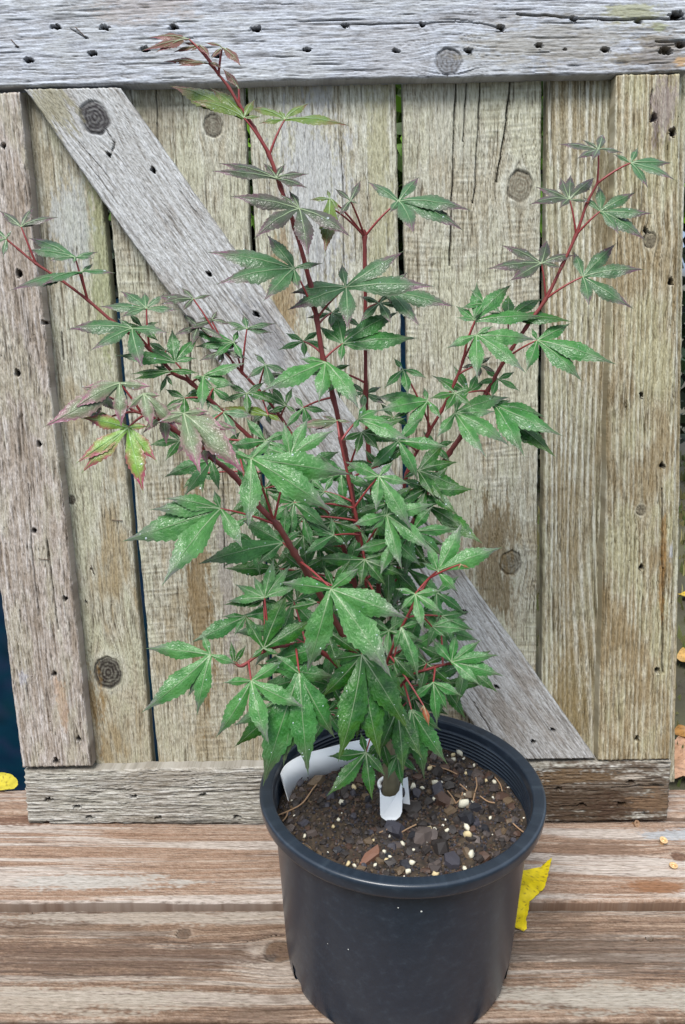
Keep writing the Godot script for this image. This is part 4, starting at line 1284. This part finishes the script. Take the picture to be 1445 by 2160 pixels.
	for s in [[[160, 58], [178, 76]], [[24, 84], [36, 97]], [[82, 1178], [104, 1180]], [[192, 1192], [198, 1210]], [[236, 1096], [258, 1098]]]:
		var dd := -0.0195 if s[0][0] > 185 and s[0][1] > 1000 else 0.0006
		var a := on_gate(s[0][0], s[0][1], dd)
		var b := on_gate(s[1][0], s[1][1], dd)
		inst("staple", tube([a - gate_n * 0.003, a + gate_n * 0.001, b + gate_n * 0.001, b - gate_n * 0.003], [0.0005, 0.0005, 0.0005, 0.0005], 5), rust, gate)

# ---------------------------------------------------------------- deck
func dq(pts: Array, y := 0.0) -> Array:
	var r := []
	for p in pts:
		r.append(on_y(p[0], p[1], y))
	return r

func dfeat(t: String, px: float, py: float, ra: float, rl: float, extra: Dictionary) -> Dictionary:
	var d := {"t": t, "p": on_y(px, py, 0.0), "ra": ra, "rl": rl, "r": ra, "d": 0.01}
	d.merge(extra, true)
	return d

func dcrack(pts: Array, w := 0.0007, d := 0.004) -> Dictionary:
	var l := []
	for p in pts:
		l.append(on_y(p[0], p[1], 0.0))
	return {"t": "crack", "p": l[0], "pts": l, "w": w, "d": d}

func build_deck() -> void:
	var deck := base("deck", Vector3.ZERO)
	deck.set_meta("kind", "structure")
	var wm := mat(Color.WHITE, 0.66, true)
	wm.metallic_specular = 0.4
	fibre(wm, 72)
	var k := 0.62
	var s2 := {"dark": srgb(108, 80, 64, k), "mid": srgb(172, 140, 118, k), "light": srgb(208, 188, 172, k), "lines": 0.7, "fine": 0.24, "med": 0.34, "ring": 0.14, "ringf": 70.0, "relief": 0.0003, "bleach": 0.72, "bleachc": srgb(222, 212, 204, k), "fl": 9.0, "ml": 2.4, "stain": 0.2, "stainc": srgb(140, 108, 88, k), "round": 0.004, "edge": 0.0015}
	var s1: Dictionary = s2.duplicate()
	s1.dark = srgb(88, 66, 52, k); s1.mid = srgb(146, 118, 98, k); s1.light = srgb(190, 166, 146, k); s1.bleach = 0.58; s1.bleachc = srgb(206, 196, 186, k); s1.stain = 0.6; s1.stainc = srgb(112, 92, 78, k); s1.fine = 0.34
	var up := Vector3.UP
	var ext := 420.0
	board(deck, "deck_board", dq([[-ext - 60, 1900], [1445 + ext + 60, 1899], [1445 + ext - 40, 1734], [-ext + 40, 1714]]), up, 0.026, false, s2, [dfeat("knot", 1432, 1806, 0.010, 0.010, {"r": 0.008, "dark": 0.3, "c": srgb(120, 84, 66, k)}), dfeat("patch", 1390, 1870, 0.012, 0.05, {"rl": 0.05, "c": srgb(170, 118, 80, k), "k": 0.8}), dfeat("patch", 1420, 1760, 0.012, 0.06, {"rl": 0.06, "c": srgb(206, 210, 216, k), "k": 0.8}), dfeat("patch", 1260, 1790, 0.02, 0.06, {"rl": 0.07, "c": srgb(150, 122, 104, k), "k": 0.7}), dfeat("patch", 200, 1860, 0.014, 0.11, {"rl": 0.12, "c": srgb(224, 216, 208, k), "k": 0.9}), dfeat("patch", 60, 1730, 0.012, 0.05, {"rl": 0.05, "c": srgb(134, 96, 76, k), "k": 0.8})], wm, 31)
	board(deck, "deck_board", dq([[-ext - 120, 2151], [1445 + ext + 120, 2150], [1445 + ext, 1917], [-ext, 1921]]), up, 0.026, false, s1, [dfeat("hole", 1371, 1980, 0.0028, 0.0034, {}), dcrack([[1280, 1983], [1371, 1980], [1440, 1979]]), dcrack([[1150, 2028], [1260, 2027], [1350, 2029], [1445, 2025]], 0.0005, 0.003), dcrack([[330, 1986], [420, 1990], [520, 1984], [605, 1971]], 0.0006, 0.003), dcrack([[0, 1974], [120, 1976]], 0.0005, 0.002), dcrack([[90, 2053], [200, 2056], [330, 2054]], 0.0005, 0.002), dfeat("knot", 388, 1968, 0.008, 0.008, {"r": 0.007, "dark": 0.2, "c": srgb(130, 112, 98, k)}), dfeat("knot", 590, 2005, 0.014, 0.014, {"r": 0.014, "dark": 0.1, "c": srgb(128, 104, 84, k)}), dfeat("patch", 570, 2020, 0.007, 0.01, {"c": srgb(96, 88, 82, k), "k": 0.8}), dfeat("patch", 100, 2110, 0.02, 0.16, {"rl": 0.18, "c": srgb(210, 196, 180, k), "k": 0.75}), dfeat("patch", 1300, 2105, 0.02, 0.16, {"rl": 0.15, "c": srgb(206, 196, 182, k), "k": 0.75}), dfeat("patch", 300, 1935, 0.012, 0.16, {"rl": 0.2, "c": srgb(216, 202, 188, k), "k": 0.7}), dfeat("patch", 250, 2020, 0.025, 0.16, {"rl": 0.2, "c": srgb(118, 94, 80, k), "k": 0.65}), dfeat("patch", 1300, 2010, 0.025, 0.16, {"rl": 0.2, "c": srgb(124, 104, 90, k), "k": 0.6})], wm, 32)
	var z3 := on_y(722, 1716, 0.0).z - 0.004
	var z4 := on_y(722, 1666, 0.0).z
	board(deck, "deck_board", [Vector3(-0.85, 0, z3), Vector3(0.85, 0, z3 + 0.010), Vector3(0.85, 0, z4 - 0.004), Vector3(-0.85, 0, z4)], up, 0.026, false, s2, [], wm, 33, Vector2(0.0015, 0.003))
	var z0 := on_y(722, 2158, 0.0).z
	board(deck, "deck_board", [Vector3(-0.75, 0, z0 + 0.14), Vector3(0.75, 0, z0 + 0.14), Vector3(0.75, 0, z0), Vector3(-0.75, 0, z0)], up, 0.026, false, s1, [], wm, 34, Vector2(0.0015, 0.003))
	# joists under the boards
	var jm := mat(srgb(110, 94, 76, 0.6), 0.85)
	for x in [-0.62, 0.0, 0.62]:
		var b := BoxMesh.new()
		b.size = Vector3(0.04, 0.09, 0.62)
		inst("joist", b, jm, deck).position = Vector3(x, -0.0712, -0.66)
	# brass screws standing out of the deck
	var brass := mat(srgb(212, 176, 128), 0.45)
	brass.metallic = 0.35
	var sc := [["brass screw standing proud and tilted on deck near the gate corner", 1396, 1779, 0.006, 0.25], ["brass screw lying flush with its ring shaped head on the deck", 1420, 1829, 0.002, 0.05], ["rusty screw head pressed against the bottom rail of the gate", 1338, 1738, 0.004, 0.9]]
	for s in sc:
		var o := base("deck_screw", on_y(s[1], s[2], 0.0))
		tag(o, s[0], "screw")
		var h: float = s[3]
		var r := 0.0052
		var prof := [Vector2(0.0025, -0.002), Vector2(0.0026, h * 0.35), Vector2(r * 0.9, h), Vector2(r, h + 0.0008), Vector2(r * 0.92, h + 0.0014), Vector2(r * 0.5, h + 0.0012), Vector2(r * 0.42, h + 0.0003), Vector2(r * 0.38, h - 0.0016), Vector2(0.0001, h - 0.002)]
		inst("screw_head", lathe(prof, 24, Vector3.ZERO), brass if s[1] != 1338 else mat(srgb(140, 110, 84), 0.6), o)
		o.rotation = Vector3(s[4], 0, -s[4] * 0.6)

# ---------------------------------------------------------------- surroundings
func traced(called: String, pts: Array, y: float, color: Color, wave: float, sd: float) -> MeshInstance3D:
	var flat := PackedVector2Array()
	for p in pts:
		var q := on_y(p[0], p[1], y)
		flat.append(Vector2(q.x, q.z))
	# finer outline with small teeth
	var ring := PackedVector2Array()
	for k in flat.size():
		var a := flat[k]
		var b := flat[(k + 1) % flat.size()]
		var m := maxi(1, int(a.distance_to(b) / 0.004))
		for s in m:
			var t := (b - a).normalized().orthogonal()
			ring.append(a.lerp(b, float(s) / m) + t * (0.0006 if s % 2 == 1 else 0.0))
	var inner := PackedVector2Array()
	var c := Vector2.ZERO
	for p in ring:
		c += p / ring.size()
	var st := SurfaceTool.new()
	st.begin(Mesh.PRIMITIVE_TRIANGLES)
	st.set_smooth_group(0)
	var tri := Geometry2D.triangulate_polygon(ring)
	var hgt := func(p: Vector2) -> float: return y + wave * (low.get_noise_2d(p.x * 40.0 + sd, p.y * 40.0) + 0.4 * (p.distance_to(c) / 0.05))
	var work := []
	for t in range(0, tri.size(), 3):
		work.append([ring[tri[t]], ring[tri[t + 1]], ring[tri[t + 2]]])
	var done := []
	while work.size() > 0:
		var q: Array = work.pop_back()
		var e := 0
		var longest := 0.0
		for k in 3:
			var dd: float = q[k].distance_to(q[(k + 1) % 3])
			if dd > longest:
				longest = dd
				e = k
		if longest < 0.0045:
			done.append(q)
			continue
		var mid: Vector2 = (q[e] + q[(e + 1) % 3]) * 0.5
		work.append([q[e], mid, q[(e + 2) % 3]])
		work.append([mid, q[(e + 1) % 3], q[(e + 2) % 3]])
	for s in [1.0, -1.0]:
		for q in done:
			var qq: Array = q.duplicate()
			if s < 0:
				qq.reverse()
			for p: Vector2 in qq:
				var nz := 1.0 + 0.28 * low.get_noise_2d(p.x * 120.0 + sd, p.y * 120.0)
				var cq := color * nz
				var an := (p - c).angle()
				var vein := clampf(1.0 - absf(sin(an * 3.5 + sd)) * (p - c).length() / 0.004, 0, 1)
				cq = cq.lerp(color * 1.35, 0.5 * vein)
				if low.get_noise_2d(p.x * 420.0 - sd, p.y * 420.0) > 0.5:
					cq = cq.lerp(srgb(96, 66, 30), 0.7)
				st.set_color(cq)
				st.add_vertex(Vector3(p.x, hgt.call(p) + 0.0002 * s, p.y))
	st.generate_normals()
	var m := mat(Color.WHITE, 0.5, true)
	m.backlight = Color(0.2, 0.2, 0.1)
	return inst(called, st.commit(), m, self)

func build_ground() -> void:
	var v := PackedVector3Array()
	var nn := PackedVector3Array()
	var cc := PackedColorArray()
	var idx := PackedInt32Array()
	var n := 150
	for j in n + 1:
		for i in n + 1:
			var fx := (float(i) / n * 2.0 - 1.0)
			var fz := (float(j) / n * 2.0 - 1.0)
			var x := signf(fx) * pow(absf(fx), 3.0) * 60.0 + fx * 1.5
			var z := signf(fz) * pow(absf(fz), 3.0) * 60.0 + fz * 1.5 - 1.0
			v.append(Vector3(x, -0.13 + 0.008 * low.get_noise_2d(x * 9.0, z * 9.0), z))
			nn.append(Vector3.UP)
			cc.append(srgb(58, 52, 44).lerp(srgb(86, 84, 62), clampf(0.5 + low.get_noise_2d(x * 22.0, z * 22.0), 0, 1)))
	for j in n:
		for i in n:
			var k := j * (n + 1) + i
			for x in [k, k + 1, k + n + 1, k + 1, k + n + 2, k + n + 1]:
				idx.append(x)
	var g := inst("ground", arr_mesh(v, nn, cc, idx), mat(Color.WHITE, 0.95, true), self)
	g.set_meta("kind", "structure")

func build_around() -> void:
	# dark sheet heaped up behind the gate
	var v := PackedVector3Array()
	var nn := PackedVector3Array()
	var cc := PackedColorArray()
	var idx := PackedInt32Array()
	var nx := 90
	var nz := 90
	for j in nz + 1:
		for i in nx + 1:
			var x := lerpf(-1.5, 0.34, float(i) / nx)
			var f := float(j) / nz
			var z := lerpf(-0.985, -2.3, f)
			var y := -0.10 + 0.72 * smoothstep(0.12, 0.75, f) * smoothstep(0.0, 0.12, 1.0 - float(i) / nx) - 0.5 * smoothstep(0.8, 1.0, f)
			y += 0.02 * low.get_noise_2d(x * 9.0, z * 7.0) + 0.008 * low.get_noise_2d(x * 30.0, z * 26.0)
			v.append(Vector3(x, y, z))
			cc.append(srgb(12, 30, 44) * (1.0 + 0.5 * low.get_noise_2d(x * 50.0, z * 50.0)))
	for j in nz + 1:
		for i in nx + 1:
			var du := v[j * (nx + 1) + mini(i + 1, nx)] - v[j * (nx + 1) + maxi(i - 1, 0)]
			var dv := v[mini(j + 1, nz) * (nx + 1) + i] - v[maxi(j - 1, 0) * (nx + 1) + i]
			var m := du.cross(dv).normalized()
			nn.append(m if m.y > 0 else -m)
	for j in nz:
		for i in nx:
			var k := j * (nx + 1) + i
			for x in [k, k + 1, k + nx + 1, k + 1, k + nx + 2, k + nx + 1]:
				idx.append(x)
	var tarp_mat := mat(Color.WHITE, 0.75, true)
	tarp_mat.metallic_specular = 0.15
	tag(inst("tarpaulin", arr_mesh(v, nn, cc, idx), tarp_mat, self), "dark blue tarpaulin heaped behind the gate and the edge of the deck", "tarpaulin")
	# post the gate leans on
	var post := base("fence_post", Vector3(-0.21, -0.13, -1.055))
	tag(post, "dark old wooden post standing right behind the leaning gate", "post")
	var pb := BoxMesh.new()
	pb.size = Vector3(0.09, 1.35, 0.09)
	inst("shaft", pb, mat(srgb(52, 44, 36), 0.9), post).position = Vector3(0, 0.675, 0)
	# leafy shrubs behind
	for q in [["lime green leafy shrub glimpsed through the gaps behind the gate", 0.25, -2.75, srgb(104, 150, 36), 7], ["dark green leafy shrub behind the tarpaulin heap", -0.75, -2.95, srgb(32, 56, 24), 8], ["dense deep green shrub beside the lime green one", 0.5, -3.15, srgb(36, 60, 26), 9]]:
		var o := base("garden_shrub", Vector3(q[1], -0.13, q[2]))
		tag(o, q[0], "shrub")
		var stem := mat(srgb(70, 58, 44), 0.9)
		var r := RandomNumberGenerator.new()
		r.seed = q[4]
		for s in 6:
			var a := Vector3(r.randf_range(-0.1, 0.1), 0, r.randf_range(-0.1, 0.1))
			var b := Vector3(r.randf_range(-0.5, 0.5), r.randf_range(1.0, 1.7), r.randf_range(-0.25, 0.25))
			inst("stem", tube(smooth_path([a, a.lerp(b, 0.5) + Vector3(0.05, 0.05, 0), b], 5), [0.018, 0.017, 0.016, 0.015, 0.014, 0.013, 0.012, 0.011, 0.01, 0.008, 0.006], 6), stem, o)
		var st := SurfaceTool.new()
		st.begin(Mesh.PRIMITIVE_TRIANGLES)
		var t := PackedVector3Array([Vector3(0, 0, 0), Vector3(0.35, 0.05, 0.4), Vector3(0, 0, 1), Vector3(-0.35, 0.05, 0.4)])
		for x in [0, 1, 2, 0, 2, 3]:
			st.add_vertex(t[x])
		st.generate_normals()
		var mm := MultiMesh.new()
		mm.transform_format = MultiMesh.TRANSFORM_3D
		mm.use_colors = true
		mm.mesh = st.commit()
		mm.instance_count = 15000
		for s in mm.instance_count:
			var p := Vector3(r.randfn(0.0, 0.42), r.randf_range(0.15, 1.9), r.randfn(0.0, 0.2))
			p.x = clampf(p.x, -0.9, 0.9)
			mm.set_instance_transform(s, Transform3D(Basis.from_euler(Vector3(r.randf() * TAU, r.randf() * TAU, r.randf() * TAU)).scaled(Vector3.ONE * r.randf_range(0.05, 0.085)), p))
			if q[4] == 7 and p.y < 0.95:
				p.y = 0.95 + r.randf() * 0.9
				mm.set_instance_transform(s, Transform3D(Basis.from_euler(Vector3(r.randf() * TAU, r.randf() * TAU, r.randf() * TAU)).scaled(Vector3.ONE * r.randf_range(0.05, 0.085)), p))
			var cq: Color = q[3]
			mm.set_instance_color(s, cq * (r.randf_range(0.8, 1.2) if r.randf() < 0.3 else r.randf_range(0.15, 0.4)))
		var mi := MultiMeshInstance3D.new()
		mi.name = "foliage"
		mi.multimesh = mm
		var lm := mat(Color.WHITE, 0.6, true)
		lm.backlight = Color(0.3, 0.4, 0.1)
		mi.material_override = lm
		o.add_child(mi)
		mi.set_meta("kind", "stuff")
	# fallen leaves
	tag(traced("yellow_leaf", [[1060, 1846], [1113, 1838], [1141, 1830], [1163, 1814], [1154, 1851], [1148, 1871], [1130, 1889], [1117, 1899], [1114, 1921], [1109, 1942], [1111, 1961], [1104, 1967], [1096, 1963], [1075, 1950], [1060, 1920]], 0.004, srgb(226, 200, 10, 0.85), 0.0035, 3.0), "bright yellow fallen leaf lying across the deck gap behind the pot", "leaf")
	tag(traced("yellow_leaf", [[-30, 1632], [4, 1630], [24, 1634], [36, 1645], [38, 1655], [30, 1664], [10, 1667], [-30, 1668]], 0.004, srgb(214, 196, 60, 0.72), 0.001, 8.0), "rounded yellow fallen leaf beside the bottom left corner of the gate", "leaf")
	tag(traced("brown_leaf", [[1412, 1600], [1422, 1566], [1432, 1556], [1446, 1562], [1470, 1572], [1492, 1600], [1476, 1640], [1440, 1638], [1424, 1645], [1410, 1640]], -0.105, srgb(196, 150, 118, 0.75), 0.006, 13.0), "large pale brown dried leaf on the ground beside gate corner", "leaf")
	tag(traced("brown_leaf", [[1418, 1545], [1430, 1530], [1452, 1540], [1480, 1548], [1452, 1562]], -0.10, srgb(178, 128, 70, 0.75), 0.006, 19.0), "ochre dried leaf lying just above the large pale brown one", "leaf")
	tag(traced("brown_leaf", [[1422, 1388], [1440, 1366], [1462, 1372], [1480, 1392], [1450, 1402]], -0.11, srgb(204, 160, 90, 0.75), 0.006, 23.0), "tan fallen leaf on the grass beside the right stile", "leaf")
	tag(traced("yellow_leaf", [[1428, 1254], [1450, 1246], [1470, 1252], [1452, 1262]], -0.115, srgb(214, 180, 60, 0.75), 0.004, 29.0), "small yellow leaf on the ground far behind the gate", "leaf")
	# weeds and grass beyond the deck
	var bl := SurfaceTool.new()
	bl.begin(Mesh.PRIMITIVE_TRIANGLES)
	for p in [Vector3(-0.5, 0, 0), Vector3(0.3, 0.6, 0.12), Vector3(0.5, 0, 0), Vector3(-0.5, 0, 0), Vector3(-0.3, 0.6, 0.12), Vector3(0.3, 0.6, 0.12), Vector3(-0.3, 0.6, 0.12), Vector3(0.1, 1, 0.4), Vector3(0.3, 0.6, 0.12)]:
		bl.add_vertex(p)
	bl.generate_normals()
	var gm := MultiMesh.new()
	gm.transform_format = MultiMesh.TRANSFORM_3D
	gm.use_colors = true
	gm.mesh = bl.commit()
	gm.instance_count = 5000
	for s in gm.instance_count:
		var p := Vector3(rng.randf_range(0.2, 2.2), -0.132, rng.randf_range(-3.6, -1.02))
		var hgt := rng.randf_range(0.015, 0.05)
		gm.set_instance_transform(s, Transform3D(Basis.from_euler(Vector3(rng.randf_range(-0.6, 0.6), rng.randf() * TAU, rng.randf_range(-0.6, 0.6))).scaled(Vector3(0.004, hgt, hgt)), p))
		gm.set_instance_color(s, srgb(92, 112, 60).lerp(srgb(150, 140, 96), rng.randf()))
	var gi := MultiMeshInstance3D.new()
	gi.name = "grass"
	gi.multimesh = gm
	gi.material_override = mat(Color.WHITE, 0.7, true)
	add_child(gi)
	gi.set_meta("kind", "stuff")
	gi.set_meta("label", "sparse short grass and dry stalks on the ground behind")
	gi.set_meta("category", "grass")

func _ready() -> void:
	rng.seed = 20240
	fine = noise(1)
	med = noise(2, 2)
	low = noise(3)
	var cam := Camera3D.new()
	cam.name = "camera"
	cam.fov = rad_to_deg(2.0 * atan(1080.0 / FOCAL))
	cam.position = eye()
	cam.rotation_degrees = Vector3(-PITCH, 0, 0)
	cam.near = 0.02
	cam.far = 400.0
	add_child(cam)
	cam.current = true
	var we := WorldEnvironment.new()
	we.name = "environment"
	var env := Environment.new()
	var sky := Sky.new()
	var sm := ProceduralSkyMaterial.new()
	sm.sky_top_color = Color(0.71, 0.75, 0.79)
	sm.sky_horizon_color = Color(0.40, 0.46, 0.54)
	sm.sky_curve = 0.35
	sm.ground_bottom_color = Color(0.20, 0.19, 0.17)
	sm.ground_horizon_color = Color(0.36, 0.36, 0.35)
	sm.sun_angle_max = 0.0
	sky.sky_material = sm
	env.background_mode = Environment.BG_SKY
	env.sky = sky
	env.tonemap_mode = Environment.TONE_MAPPER_LINEAR
	env.tonemap_exposure = 2.65
	env.sdfgi_enabled = true
	env.ssao_enabled = true
	env.ssil_enabled = true
	we.environment = env
	add_child(we)
	var sun := DirectionalLight3D.new()
	sun.name = "sun"
	sun.light_energy = 0.5
	sun.light_angular_distance = 24.0
	sun.light_color = Color(1.0, 0.99, 0.975)
	sun.shadow_enabled = true
	sun.rotation_degrees = Vector3(-56, -24, 0)
	add_child(sun)
	build_ground()
	build_deck()
	print("deck ", Time.get_ticks_msec())
	build_gate()
	print("gate ", Time.get_ticks_msec())
	build_around()
	build_pot()
	print("pot ", Time.get_ticks_msec())
	build_maple()
	print("maple ", Time.get_ticks_msec())
